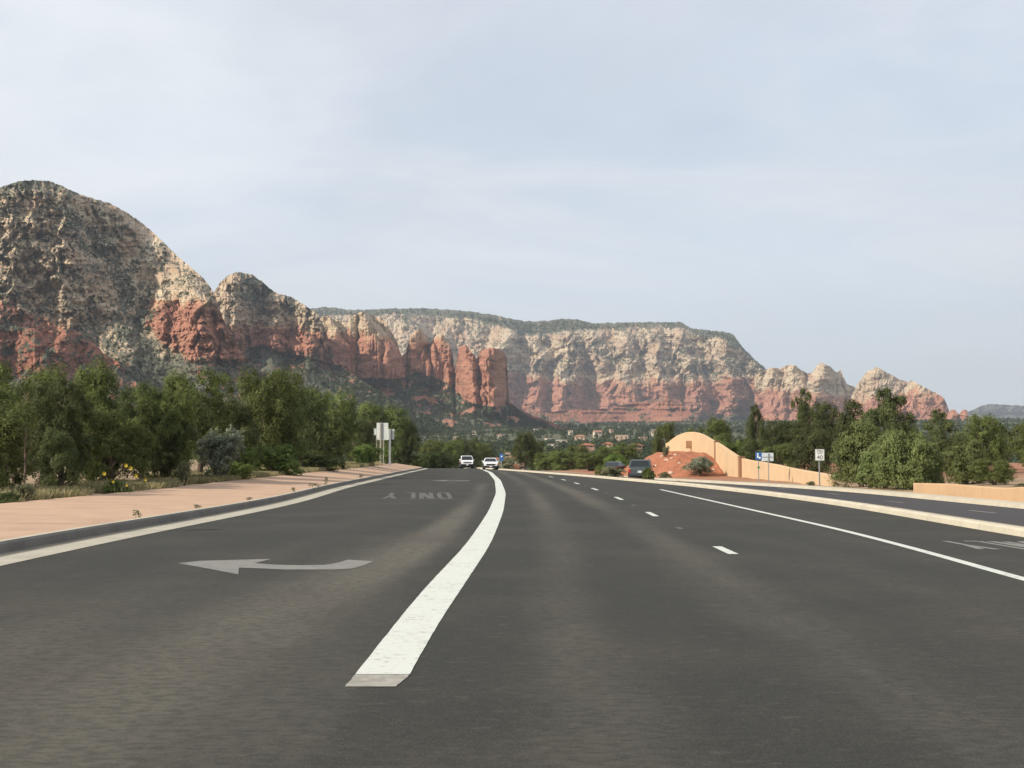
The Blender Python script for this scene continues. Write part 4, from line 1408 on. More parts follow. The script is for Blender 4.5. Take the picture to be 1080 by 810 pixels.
    P('pine', 847, 410, 42, 115, 'pine', 'tall dark pine before the spired buttes', group=GR)
    P('broad', 832, 440, 52, 102, 'pine', 'dark leafy tree left of the speed limit sign', group=GR)
    P('broad', 884, 421, 66, 108, 'pine', 'broad dark tree above the speed limit sign', group=GR)
    P('juniper', 856, 452, 48, 90, 'pine', 'dark juniper straight behind the speed limit sign', group=GR)
    P('juniper', 822, 466, 40, 96, 'juniper', 'low olive juniper behind the long part of the curved wall', group=GR)
    P('pine', 938, 408, 72, 98, 'pine', 'wide open pine before the wedge shaped butte', group=GR)
    P('broad', 935, 428, 62, 104, 'pine', 'dark tree mass under the wide open pine', group=GR)
    P('pine', 992, 430, 52, 92, 'pine', 'scraggy pine below the right end of the wedge butte', group=GR)
    P('broad', 1038, 436, 50, 88, 'juniper', 'green tree standing below the red spires', group=GR)
    P('pine', 1060, 450, 40, 96, 'pine', 'dull pine left of the tree at the right edge', group=GR)
    P('broad', 1092, 444, 60, 84, 'juniper', 'tree cut by the right edge of the picture', group=GR)
    P('willow', 908, 446, 70, 62, 'willow', 'tall willowy bush before the end of the curved wall', group=GR, depth=0.8)
    P('willow', 952, 452, 74, 58, 'willow', 'largest willowy bush left of the low wall', group=GR, depth=0.8)
    P('willow', 932, 466, 66, 56, 'willow', 'lower willowy bush in front of the two tall ones', group=GR, depth=0.8)
    P('willow', 978, 466, 36, 60, 'willow', 'narrow shaded willowy bush at the left end of the low wall', group=GR, depth=0.8)
    P('willow', 1016, 465, 64, 66, 'willow', 'round light green bush behind the low wall', group=GR, depth=0.8)
    P('juniper', 1046, 482, 46, 62, 'juniper', 'dull green bush behind the middle of the low wall', group=GR)
    P('juniper', 1000, 458, 50, 84, 'pine', 'dark tree behind the round light green bush', group=GR)
    P('bush', 1084, 508, 30, 56, 'sage', 'yellowish bush above the low wall at the right edge', 'bush', 'bush')
    # shrubs in front of walls, on the mound and in the median
    mz = lambda px, Y: float(mound_z(at(px, Y), Y))
    P('bush', 737, 481, 29, 106.5, 'silver', 'grey green bush on the right slope of the red mound', 'bush', 'bush', zb=zat(500.5, 106.5))
    P('upright', 702, 470, 9, 115, 'sage', 'small olive shrub high on the red mound', 'bush', 'bush', zb=mz(702, 115) - 0.1)
    P('bush', 757, 488, 18, 112, 'sage', 'straw coloured shrub between the grey green bush and the wall', 'bush', 'bush', zb=mz(757, 112) - 0.2)
    P('bush', 700, 497, 13, 103, 'sage', 'low grey shrub at the foot of the red mound', 'bush', 'bush')
    P('bush', 646, 490, 26, 82, 'sage', 'wide olive shrub in the median before the black car', 'bush', 'bush', zb=-0.05)
    P('bush', 634, 489, 14, 90, 'shrub', 'light green shrub left of the wide olive one in the median', 'bush', 'bush', zb=-0.05)
    P('bush', 683, 492, 13, 74, 'juniper', 'dark green shrub in the median before the dark off-roader', 'bush', 'bush', zb=-0.05)
    P('bush', 854, 506, 9, 71, 'sage', 'dry little shrub at the foot of the wall by the speed limit sign', 'bush', 'bush')
    P('bush', 985, 517, 10, 52, 'sage', 'dry tuft before the left end of the low wall', 'bush', 'bush')
    P('bush', 1052, 525, 10, 45.5, 'sage', 'flat dry tuft before the middle of the low wall', 'bush', 'bush')
    P('bush', 1072, 526, 13, 43.5, 'sage', 'flat dry tuft before the low wall near the right edge', 'bush', 'bush')
    # weeds in the joint of kerb and sidewalk
    for px, Y, h, w, lab in [(157, 22.3, .17, .17, 'thin dry weed stalk at the sidewalk kerb, nearest to the camera'), (217, 26.5, .10, .22, 'flat pale weed by the kerb right of the thin stalk'),
                             (260, 32.0, .08, .25, 'faint weed in the kerb joint beyond the flat pale one'), (315, 40.0, .16, .22, 'two leaved weed left of the row of three by the kerb'),
                             (333, 47.0, .16, .5, 'low spreading weed in the row by the kerb'), (348, 51.5, .36, .22, 'tallest upright weed by the kerb'), (386, 70.0, .22, .4, 'weed by the kerb farthest up the road')]:
        x = float(XK(Y)) - 0.20 - w * 0.4
        root = empty('weed', (x, Y, 0.20), random.uniform(0, 6))
        root.scale = (w, w, h)
        tag(root, lab, 'weed', 'weeds along the kerb')
        me = CROWNS['weed', int(px) % 2]
        if not me.materials:
            me.materials.append(M['sage'])
        ob('foliage', me, None, root)
        mb = MB()
        mb.tube([(0, 0, -0.05), (0.03, 0.02, 0.5), (0.02, 0.0, 0.95)], [0.03, 0.02, 0.008], 5)
        mb.build('stem', M['sage'], root)
    # yellow flowering bush
    x, Y = -12.25, 34.0
    Y = 36.0
    x = at(124, Y)
    root = P('bush', 124, 503, 30, Y, 'shrub', 'low green bush with a few yellow flowers beside the sidewalk', 'flowering_bush', 'bush')
    pts = [(115, 499.5), (146, 502), (138, 494), (137.5, 491), (122, 508), (134, 512), (158, 506)]
    stem = MB()
    heads = []
    for k, (px, py) in enumerate(pts):
        fx, fz = at(px, Y), zat(py, Y)
        fy = Y - 0.3 + 0.2 * (k % 3)
        stem.tube([(at(124 + (px - 124) * .4, Y), Y, root.location.z + 0.05), (fx * .5 + at(124, Y) * .5, fy, (fz + root.location.z) / 2 + .1), (fx, fy, fz)], [.012, .01, .006], 5)
        fl = MB()
        for a in range(7):
            t = a * 2 * math.pi / 7
            c, s = math.cos(t), math.sin(t)
            R = 0.050 if k < 4 else 0.036
            fl.poly([(fx, fy, fz), (fx + R * (c - .35 * s), fy - .03, fz + R * (s + .35 * c)), (fx + 1.25 * R * c, fy - .01, fz + 1.25 * R * s), (fx + R * (c + .35 * s), fy - .03, fz + R * (s - .35 * c))], [(0, 1, 2, 3)])
        heads.append(fl)
    bpy.context.view_layer.update()
    for nm, mb_, mt in [('flower_stems', stem, 'sage')] + [('flower', f_, 'petal') for f_ in heads]:
        o = mb_.build(nm, M[mt], None)
        o.parent = root
        o.matrix_parent_inverse = root.matrix_basis.inverted()
    # the thin bare trunk at far left
    root = empty('dead_tree', (at(27, 32.5), 32.5, float(ground(at(27, 32.5), 32.5))))
    tag(root, 'thin pale bare trunk before the junipers at far left', 'tree')
    mb = MB()
    mb.tube([(0, 0, -.1), (.02, 0, .6), (-.02, .05, 1.3), (.0, .05, 1.9)], [.03, .026, .022, .010], 7)
    mb.build('trunk', M['bark'], root, smooth=True)
    mb = MB()
    for a, z in ((.4, .8), (2.6, 1.1), (1.2, 1.35), (3.6, 1.5), (5.4, .95)):
        mb.tube([(0, .03, z), (.2 * math.cos(a), .2 * math.sin(a), z + .18), (.32 * math.cos(a + .3), .32 * math.sin(a + .3), z + .42)], [.012, .008, .004], 5)
    mb.build('branches', M['bark'], root, smooth=True)

    # ---- uncountable stuff: dry grass of the verge, the valley wood
    V = []
    tone = []
    n = 6500
    Ys = np.exp(rng.uniform(math.log(24), math.log(125), n))
    u = rng.uniform(0, 1, n) ** 1.5
    Xs = XS(Ys) - 0.05 - u * (1.8 + 0.035 * Ys)
    dens = fbm(Xs * 0.5, Ys * 0.16, 66, 3) + 0.5 * sstep(30, 55, Ys)
    ok = dens > 0.12
    Xs, Ys = Xs[ok], Ys[ok]
    Zs = ground(Xs, Ys)
    for x, y, z in zip(Xs, Ys, Zs):
        m = 12
        a = rng.uniform(0, 6.28, m)
        h = rng.uniform(0.07, 0.30, m) * (0.8 + 0.004 * y)
        sp_ = rng.uniform(0.03, 0.20, m)
        wv = 0.012 + 0.00035 * y
        bx, by = x + 0.08 * np.cos(a), y + 0.08 * np.sin(a)
        tx, ty = x + sp_ * np.cos(a) * 1.6, y + sp_ * np.sin(a) * 1.6
        q = np.stack([np.stack([bx - wv, by, np.full(m, z - .03)], 1), np.stack([bx + wv, by, np.full(m, z - .03)], 1), np.stack([tx + wv * .3, ty, z + h], 1), np.stack([tx - wv * .3, ty, z + h], 1)], 1)
        V.append(q.reshape(-1, 3))
        tone.append(np.repeat(np.clip(rng.normal(0.5, 0.25) + rng.normal(0, .1, m), 0, 1), 4))
    V = np.concatenate(V)
    me = np_mesh('dry_grass', V, np.arange(len(V)).reshape(-1, 4), {'tone': np.concatenate(tone)})
    tag(ob('dry_grass', me, M['drygrass']), kind='stuff')

    # valley wood
    n = 14000
    d = np.exp(rng.uniform(math.log(330), math.log(2900), n))
    # uniform in the picture: nearer trees thinner
    az = np.radians(rng.uniform(-24, 24, n))
    X, Y = d * np.sin(az), d * np.cos(az)
    clear = fbm(X / 90, Y / 160, 31, 3)
    ok = clear < 0.42
    X, Y, d = X[ok], Y[ok], d[ok]
    Z = ground(X, Y)
    hh = rng.uniform(3.0, 6.2, len(X)) * (1 + 0.15 * sstep(800, 2500, d))
    ww = hh * rng.uniform(0.75, 1.15, len(X))
    tl = np.concatenate(TALUS)
    X, Y, Z, d = np.r_[X, tl[:, 0]], np.r_[Y, tl[:, 1]], np.r_[Z, tl[:, 2] - 0.5], np.r_[d, np.hypot(tl[:, 0], tl[:, 1])]
    h2 = rng.uniform(2.8, 6.0, len(tl)) * (1 + 0.3 * sstep(1800, 3600, d[-len(tl):]))
    hh, ww = np.r_[hh, h2], np.r_[ww, h2 * rng.uniform(0.8, 1.3, len(tl))]
    tl = np.concatenate(SCRUB)
    X, Y, Z, d = np.r_[X, tl[:, 0]], np.r_[Y, tl[:, 1]], np.r_[Z, tl[:, 2] - 0.4], np.r_[d, np.hypot(tl[:, 0], tl[:, 1])]
    h2 = rng.uniform(1.2, 2.9, len(tl)) * (1 + 0.8 * sstep(1500, 3600, d[-len(tl):]))
    hh, ww = np.r_[hh, h2], np.r_[ww, h2 * rng.uniform(1.0, 1.6, len(tl))]
    VV, TT = [], []
    for near, q, lf in ((True, 60, 0.13), (False, 26, 0.20)):
        sel = np.nonzero((d < 850) == near)[0]
        for k in range(6):
            s2 = sel[k::6]
            c = rnd_unit(q)
            c[:, 2] = np.abs(c[:, 2]) * 1.0 - 0.05
            c = c * rng.uniform(0.55, 1.0, q)[:, None] * np.array([0.5, 0.5, 0.92])
            nr = c / (np.linalg.norm(c, axis=1, keepdims=True) + 1e-6) + 0.7 * rnd_unit(q)
            nr /= np.linalg.norm(nr, axis=1, keepdims=True)
            T, _ = leaf_quads(c + np.array([0, 0, 0.06]), nr, lf, lf * 0.7)
            v = T[None] * np.stack([ww[s2], ww[s2], hh[s2]], 1)[:, None, :] + np.stack([X[s2], Y[s2], Z[s2]], 1)[:, None, :]
            VV.append(v.reshape(-1, 3))
            tn = np.clip(rng.normal(0.40, 0.22, len(s2)), 0, 1)[:, None] + np.repeat(rng.normal(0, 0.13, q), 4)[None]
            TT.append(np.clip(tn, 0, 1).ravel())
    VV = np.concatenate(VV)
    me = np_mesh('valley_woodland', VV, np.arange(len(VV)).reshape(-1, 4), {'tone': np.concatenate(TT)})
    tag(ob('valley_woodland', me, M['forest']), kind='stuff')


build_plants()


# ------------------------------------------------------------------ stones of the mound
def build_rocks():
    for k, (px, py, s, lab) in enumerate([
            (703, 486, .30, 'pale stone in the middle of the red mound, largest of the pale ones'), (708, 484, .2, 'pale stone just right of the largest pale one on the mound'), (698, 482, .22, 'pinkish stone high on the left of the mound'),
            (712, 480, .18, 'small pale stone near the top of the mound'), (716, 489, .2, 'pinkish stone low on the mound left of the grey bush'), (691, 492, .22, 'pinkish stone low on the mound beside the dark off-roader'),
            (707, 500, .34, 'cream boulder by the kerb at the foot of the mound'), (770, 497, .22, 'reddish stone on the bare dirt before the wall'), (752, 496, .2, 'reddish stone below the straw coloured shrub')]):
        # first point of the mound met by the line of sight
        Y = 104.0
        for Yt in np.arange(101, 130, 0.1):
            if zat(py, Yt) <= max(float(mound_z(at(px, Yt), Yt)), float(ground(at(px, Yt), Yt))):
                Y = Yt
                break
        x = at(px, Y)
        z = max(float(mound_z(x, Y)), float(ground(x, Y)))
        import bmesh
        bm = bmesh.new()
        bmesh.ops.create_icosphere(bm, subdivisions=3, radius=1.0)
        for v in bm.verts:
            c = v.co.copy()
            f = 1 + 0.25 * float(perlin(c.x * 1.3 + k, c.y * 1.3 + c.z, k)) + 0.12 * float(perlin(c.x * 3 + c.z * 2, c.y * 3 + k, k + 5))
            v.co = Vector((c.x * f * 1.2, c.y * f, c.z * f * 0.7))
        me = bpy.data.meshes.new('stone')
        bm.to_mesh(me)
        bm.free()
        o = ob('stone', me, M['stone'])
        s *= 0.72
        o.scale = (s, s, s)
        o.location = (x, Y, z + s * 0.2)
        o.rotation_euler = (0, 0, k)
        tag(o, lab, 'stone', 'stones on the red mound')


build_rocks()

# ------------------------------------------------------------------ cars
def lathe_wheel(root, x, y, r, w):
    mb = MB()
    n = 28
    prof_ = [(-w / 2, r * .62), (-w / 2, r * .93), (-w * .36, r), (w * .36, r), (w / 2, r * .93), (w / 2, r * .62)]
    vs = [(a, rr * math.cos(2 * math.pi * k / n), rr * math.sin(2 * math.pi * k / n)) for k in range(n) for a, rr in prof_]
    m = len(prof_)
    fs = [(k * m + j, ((k + 1) % n) * m + j, ((k + 1) % n) * m + (j + 1) % m, k * m + (j + 1) % m) for k in range(n) for j in range(m)]
    mb.poly(vs, fs)
    t = mb.build('tyre', M['rubber'], None, smooth=False)
    rm = MB()
    rm.tube([(-w * .42, 0, 0), (w * .42, 0, 0)], r * .60, 20)
    s = 1 if x > 0 else -1
    for k in range(5):
        a = 2 * math.pi * k / 5
        c, sn = math.cos(a), math.sin(a)
        rm.tube([(s * w * .47, r * .1 * c, r * .1 * sn), (s * w * .47, r * .55 * c, r * .55 * sn)], r * .07, 5)
    rim = rm.build('rim', M['rim'], None)
    wheel = bpy.data.objects.new('wheel', None)
    link(wheel, root)
    wheel.location = (x, y, r)
    t.parent = wheel
    rim.parent = wheel


def make_car(name, label, paint, tall, loc, rz, group=None, light_side=True):
    """front points along -Y; tall: square off-road wagon, else saloon"""
    root = empty(name, loc, rz)
    tag(root, label, 'car', group)
    if tall:
        L, Wd, hb, ht, wr = 4.75, 1.90, 1.08, 1.76, 0.385
        low = [(-2.28, .42), (-2.37, .55), (-2.37, .82), (-2.30, 1.00), (-2.05, 1.09), (-1.05, 1.15), (2.26, 1.12), (2.34, .95), (2.37, .62), (2.28, .42)]
        cab = [(-1.08, 1.10), (-.50, 1.70), (-.30, 1.755), (1.85, 1.74), (2.02, 1.68), (2.27, 1.10)]
        top_in = 0.17
        wy = 1.42
    else:
        L, Wd, hb, ht, wr = 4.70, 1.84, 0.90, 1.44, 0.335
        low = [(-2.22, .30), (-2.34, .42), (-2.33, .62), (-2.20, .76), (-1.75, .86), (-.95, .95), (1.55, .98), (2.20, .98), (2.33, .85), (2.35, .45), (2.25, .30)]
        cab = [(-.98, .93), (-.18, 1.37), (.05, 1.43), (.75, 1.43), (1.0, 1.38), (1.75, .96)]
        top_in = 0.24
        wy = 1.38
    hw = Wd / 2
    zt = cab[2][1]
    zb_ = cab[0][1]

    def half(z):
        return hw - 0.05 - top_in * max(0, (z - zb_) / (zt - zb_))
    mb = MB()
    n = len(low)
    # lower shell: slightly narrower at sill and shoulder, rounded in plan at the ends
    rings = [(-hw, .0), (-hw + .0, .0)]
    def lowhalf(y, z):
        e = max(0, (abs(y) - (L / 2 - 0.55)) / 0.55)
        return hw - 0.16 * e * e - 0.05 * max(0, (z - 0.8) / 0.3) - 0.04 * max(0, (0.6 - z) / 0.2)
    vs = [(-lowhalf(y, z), y, z) for y, z in low] + [(lowhalf(y, z), y, z) for y, z in low]
    fs = [tuple(range(n)), tuple(range(n, 2 * n))[::-1]] + [(k, n + k, n + (k + 1) % n, (k + 1) % n) for k in range(n)]
    mb.poly(vs, fs)
    n = len(cab)
    vs = [(-half(z), y, z) for y, z in cab] + [(half(z), y, z) for y, z in cab]
    fs = [tuple(range(n)), tuple(range(n, 2 * n))[::-1]] + [(k, n + k, n + (k + 1) % n, (k + 1) % n) for k in range(n)]
    mb.poly(vs, fs)
    mb.build('body', paint, root, 0.045)

    def lerp(a, b, t):
        return (a[0] + (b[0] - a[0]) * t, a[1] + (b[1] - a[1]) * t)

    def pane(nm, a, b, inset, mat=M['glass'], o=0.012):
        # cross-car pane on the slope a -> b
        t = Vector((0, b[0] - a[0], b[1] - a[1]))
        nr = Vector((0, -t.z, t.y)).normalized()
        if nr.z < 0:
            nr = -nr
        q = []
        for (y, z), s in ((a, -1), (a, 1), (b, 1), (b, -1)):
            q.append(Vector((s * (half(z) - inset), y, z)) + nr * o)
        back = [v - nr * 0.03 for v in q]
        m = MB()
        m.poly(q + back, [(0, 1, 2, 3), (7, 6, 5, 4), (0, 4, 5, 1), (1, 5, 6, 2), (2, 6, 7, 3), (3, 7, 4, 0)])
        return m.build(nm, mat, root)
    pane('windscreen', lerp(cab[0], cab[1], .10), lerp(cab[0], cab[1], .97), 0.09)
    pane('rear_window', lerp(cab[-1], cab[-2], .18 if tall else .1), lerp(cab[-1], cab[-2], .95), 0.12)
    # side windows
    zl, zh = zb_ + .10, zt - .12
    def yfront(z):
        t = (z - cab[0][1]) / (cab[1][1] - cab[0][1])
        return cab[0][0] + (cab[1][0] - cab[0][0]) * t
    def yback(z):
        t = (z - cab[-1][1]) / (cab[-2][1] - cab[-1][1])
        return cab[-1][0] + (cab[-2][0] - cab[-1][0]) * t
    y0, y1 = yfront(zl) + .16, yback(zl) - .16
    cuts = [y0, y0 + (y1 - y0) * .42, y0 + (y1 - y0) * .80, y1]
    for s in (-1, 1):
        for k in range(3):
            ya, yb = cuts[k] + (.03 if k else 0), cuts[k + 1] - (.03 if k < 2 else 0)
            yah = max(ya, yfront(zh) + .12) if k == 0 else ya
            ybh = min(yb, yback(zh) - .12) if k == 2 else yb
            if ybh - yah < .05:
                ybh = yah + .05
            q = [(s * (half(zl) + .012), ya, zl), (s * (half(zl) + .012), yb, zl), (s * (half(zh) + .012), ybh, zh), (s * (half(zh) + .012), yah, zh)]
            bq = [(x - s * .03, y, z) for x, y, z in q]
            m = MB()
            m.poly(q + bq, [(0, 1, 2, 3), (7, 6, 5, 4), (0, 4, 5, 1), (1, 5, 6, 2), (2, 6, 7, 3), (3, 7, 4, 0)])
            m.build('side_window', M['glass'], root)
        m = MB()
        m.box(s * (hw - .03), s * (hw + .11), cab[0][0] + .42, cab[0][0] + .52, zb_ + .03, zb_ + .16)
        m.build('mirror', paint, root, 0.02)
        for kk in (1, 2):
            m = MB()
            m.box(s * (hw - .035), s * (hw + .012), cuts[kk] - .28, cuts[kk] - .10, zb_ - .16, zb_ - .12)
            m.build('door_handle', paint, root)
    yf, yr = low[2][0], low[-2][0]
    zc = .84 if tall else .64
    m = MB()
    m.box(-.50, .50, yf - .025, yf + .1, zc - .10, zc + .09)
    g = m.build('grille', M['trim'], root, 0.01)
    m = MB()
    for k in range(4):
        m.box(-.48, .48, yf - .035, yf - .02, zc - .085 + .045 * k, zc - .070 + .045 * k)
    m.build('grille_bars', M['chrome' if tall else 'trim'], g)
    for s in (-1, 1):
        m = MB()
        m.prism([(s * .53, yf - .02), (s * .82, yf + .06), (s * .84, yf + .3), (s * .53, yf + .2)], 'z', zc - .07, zc + .10)
        m.build('headlight', M['lamp'], root, 0.012)
        m = MB()
        if tall:
            m.box(s * .70, s * .885, yr - .12, yr + .012, .72, 1.0)
        else:
            m.box(s * .52, s * .84, yr - .15, yr + .012, .70, .86)
        m.build('tail_light', M['tail'], root, 0.012)
    zb2 = .42 if tall else .30
    m = MB()
    m.box(-hw + .12, hw - .12, yf - .045, yf + .2, zb2 - .02, zb2 + .20)
    m.build('front_bumper', M['trim'], root, 0.03)
    m = MB()
    m.box(-hw + .12, hw - .12, yr - .2, yr + .05, zb2, zb2 + .18)
    m.build('rear_bumper', M['trim'] if tall else paint, root, 0.03)
    for yy, zz_ in ((yf - .055, zb2 + .08), (yr + .02, .80 if tall else .58)):
        m = MB()
        m.box(-.16, .16, yy - .006, yy + .03, zz_ - .08, zz_ + .08)
        m.build('number_plate', M['plate'], root)
    m = MB()
    m.box(-hw + .14, hw - .14, -2.1, 2.1, .22, .46)
    m.build('underbody', M['trim'], root)
    for s in (-1, 1):
        for yy in (-wy, wy):
            lathe_wheel(root, s * (hw - .10), yy, wr, .24)
            m = MB()
            m.tube([(s * (hw - .30), yy, wr), (s * (hw + .004), yy, wr)], wr * 1.16, 24)
            m.build('wheel_arch', M['trim'], root)
    if tall:
        for s in (-1, 1):
            m = MB()
            m.tube([(s * .62, -.25, zt - .01), (s * .62, -.15, zt + .06), (s * .62, 1.6, zt + .05), (s * .62, 1.7, zt - .02)], .018, 6)
            m.build('roof_rail', M['trim'], root)
    return root


def build_cars():
    D2 = math.radians
    make_car('off_road_car', 'white square off-road car coming over the crest with its front towards us', M['white_car'], True, (at(492.2, 166), 166, float(prof(166))), D2(5))
    make_car('sedan', 'white sedan coming towards us right where the solid white line ends', M['white_car'], False, (at(517.2, 144), 144, 0.0), D2(2.5))
    make_car('off_road_car', 'dark teal off-road car seen from behind beside the red dirt mound', M['dark_car'], True, (at(676, 95), 95, float(ZO(95))), D2(180 - 9))
    make_car('sedan', 'black car half hidden by the median shrubs ahead of the dark off-road car', M['black_car'], False, (at(648.5, 124), 124, float(ZO(124)) + 0.1), D2(180 - 20))


build_cars()


# ------------------------------------------------------------------ signs
def text(body, size, mat, parent, loc, name='lettering', sx=1.0):
    c = bpy.data.curves.new(name, 'FONT')
    c.body = body
    c.size = size
    c.align_x = 'CENTER'
    c.align_y = 'CENTER'
    c.extrude = 0.002
    c.materials.append(mat)
    tmp = bpy.data.objects.new(name + '_outline', c)
    COL.objects.link(tmp)
    bpy.context.view_layer.update()
    me = bpy.data.meshes.new_from_object(tmp.evaluated_get(bpy.context.evaluated_depsgraph_get()))
    bpy.data.objects.remove(tmp)
    bpy.data.curves.remove(c)
    me.name = name
    if not me.materials:
        me.materials.append(mat)
    o = bpy.data.objects.new(name, me)
    link(o, parent)
    o.location = loc
    o.rotation_euler = (math.pi / 2, 0, 0)
    o.scale = (sx, 1, 1)
    return o


def sign(name, label, px0, px1, py0, py1, Y, mat, post_px, post_w, post_mat, rz=0.0, group=None, behind=False, zb=None):
    """panel between photo rows/columns at distance Y on one post that reaches the ground"""
    x0, x1 = at(px0, Y), at(px1, Y)
    z1, z0 = zat(py0, Y), zat(py1, Y)
    xp = at(post_px, Y)
    g = float(ground(xp, Y)) if zb is None else zb
    root = empty(name, (xp, Y, g), rz)
    tag(root, label, 'sign', group)
    m = MB()
    w = post_w
    s = -1 if behind else 1           # behind: the panel is on the far side of the post
    m.box(-w / 2, w / 2, -w / 2, w / 2, -.3, z1 - g - .03)
    m.build('post', post_mat, root, 0.006)
    m = MB()
    yy = (w / 2 + .005) if behind else (-w / 2 - .025)
    m.box(x0 - xp, x1 - xp, yy, yy + .02, z0 - g, z1 - g)
    p = m.build('panel', mat, root, 0.004)
    return root, p, (x0 - xp, x1 - xp, z0 - g, z1 - g, yy)


def build_signs():
    # backs of the signs for the oncoming lanes
    r, p, (a, b, c, d, yy) = sign('traffic_sign', 'largest of the grey sign backs, a tall panel with a dark centre strip', 397.2, 409.4, 446, 464, 138, M['alu'], 401.5, .17, M['post_grey'], behind=True)
    m = MB()
    m.box((a + b) / 2 - .05, (a + b) / 2 + .05, yy - .06, yy - .004, c - .02, d + .01)
    m.build('brace', M['metal'], r)
    m = MB()
    m.box(.30, .40, -.05, .05, -.3, c + .05)
    m.build('post', M['post_grey'], r)
    r, p, (a, b, c, d, yy) = sign('traffic_sign', 'grey sign back on a pale square post right of the tallest sign back', 409.0, 415.8, 452.5, 463.6, 132, M['alu'], 411.4, .22, M['metal'], behind=True)
    m = MB()
    m.box((a + b) / 2 + .02, (a + b) / 2 + .12, yy - .05, yy - .004, c, d)
    m.build('brace', M['post_grey'], r)
    sign('traffic_sign', 'small sign back peeping out left behind the tallest sign back', 394.2, 400.5, 452, 459.2, 143, M['alu'], 397.3, .10, M['post_grey'], behind=True)
    # speed limit
    Y = 70.0
    r, p, (a, b, c, d, yy) = sign('traffic_sign', 'white speed limit sign reading 40 before the tan wall', 859.0, 868.6, 473.8, 485.8, Y, M['sign_white'], 863.3, .07, M['metal'], zb=float(ground(at(863.3, Y), Y)))
    cx, w, h = (a + b) / 2, b - a, d - c
    text('SPEED', h * .22, M['black'], p, (cx, yy - .004, d - h * .17), sx=.92)
    text('LIMIT', h * .22, M['black'], p, (cx, yy - .004, d - h * .37), sx=1.0)
    text('40', h * .52, M['black'], p, (cx, yy - .004, c + h * .27), sx=1.05)
    m = MB()
    for (q0, q1, q2, q3) in ((a + .02, b - .02, d - .032, d - .02), (a + .02, b - .02, c + .02, c + .032), (a + .02, a + .032, c + .032, d - .032), (b - .032, b - .02, c + .032, d - .032)):
        m.box(q0, q1, yy - .003, yy, q2, q3)
    m.build('border', M['black'], p)
    # blue sign with a white pictogram, small green marker on the same post
    Y = 80.0
    r, p, (a, b, c, d, yy) = sign('traffic_sign', 'small blue sign with a white symbol and a green marker on its post', 796.2, 802.8, 476.8, 485.0, Y, M['sign_blue'], 799.3, .06, M['metal'])
    cx, w, h = (a + b) / 2, b - a, d - c
    m = MB()
    m.tube([(cx - .06, yy - .002, d - h * .25), (cx - .06, yy - .010, d - h * .25)], w * .14, 12)
    m.box(cx - .11, cx - .02, yy - .006, yy - .001, c + h * .36, d - h * .40)
    m.box(cx - .11, cx + .12, yy - .005, yy - .0005, c + h * .26, c + h * .38)
    m.box(cx + .04, cx + .12, yy - .0055, yy - .0007, c + h * .12, c + h * .30)
    m.build('pictogram', M['sign_white'], p)
    m = MB()
    z = zat(493, Y) - r.location.z
    m.prism([(-.11, z), (0, z - .13), (.11, z), (0, z + .13)], 'y', -.06, -.045)
    m.build('marker', M['sign_green'], r)
    r, p, (a, b, c, d, yy) = sign('traffic_sign', 'wide pale grey panel sign just right of the small blue one', 802.6, 815.4, 477.6, 486.4, 81.5, M['sign_pale'], 809.8, .06, M['metal'], behind=True)
    m = MB()
    m.box(a + .05, b - .05, yy - .022, yy - .002, (c + d) / 2 - .02, (c + d) / 2 + .02)
    m.build('brace', M['metal'], r)
    # blue sign beyond the crest
    Y = 176.0
    r, p, (a, b, c, d, yy) = sign('traffic_sign', 'little blue sign far off above the white sedan', 526.8, 530.9, 478.6, 486.0, Y, M['sign_blue'], 528.8, .12, M['metal'])
    m = MB()
    m.box(a + .2, b - .15, yy - .006, yy - .001, c + .55, d - .3)
    m.build('pictogram', M['sign_white'], p)
    # slender post left of the picture; its shadow falls across sidewalk and kerb
    root = empty('post', (-13.4, 17.6, 0.25))
    tag(root, 'slender steel post on the left verge whose thin shadow crosses the sidewalk', 'post')
    m = MB()
    m.tube([(0, 0, -.3), (0, 0, 5.2)], [.055, .04], 10)
    m.build('shaft', M['metal'], root)
    m = MB()
    m.box(-.03, .03, -.16, .16, 4.9, 5.25)
    m.build('cap_plate', M['metal'], root)


build_signs()


# ------------------------------------------------------------------ houses of the valley
def dist_for_row(px, py):
    ds = np.arange(430, 3000, 4.0)
    az = math.atan((px - CX) / F)
    z = ground(ds * math.sin(az), ds * math.cos(az))
    rows = YH - (z - EYE) / ds * F
    k = int(np.argmin(np.abs(rows - py)))
    return float(ds[k] * math.cos(az))


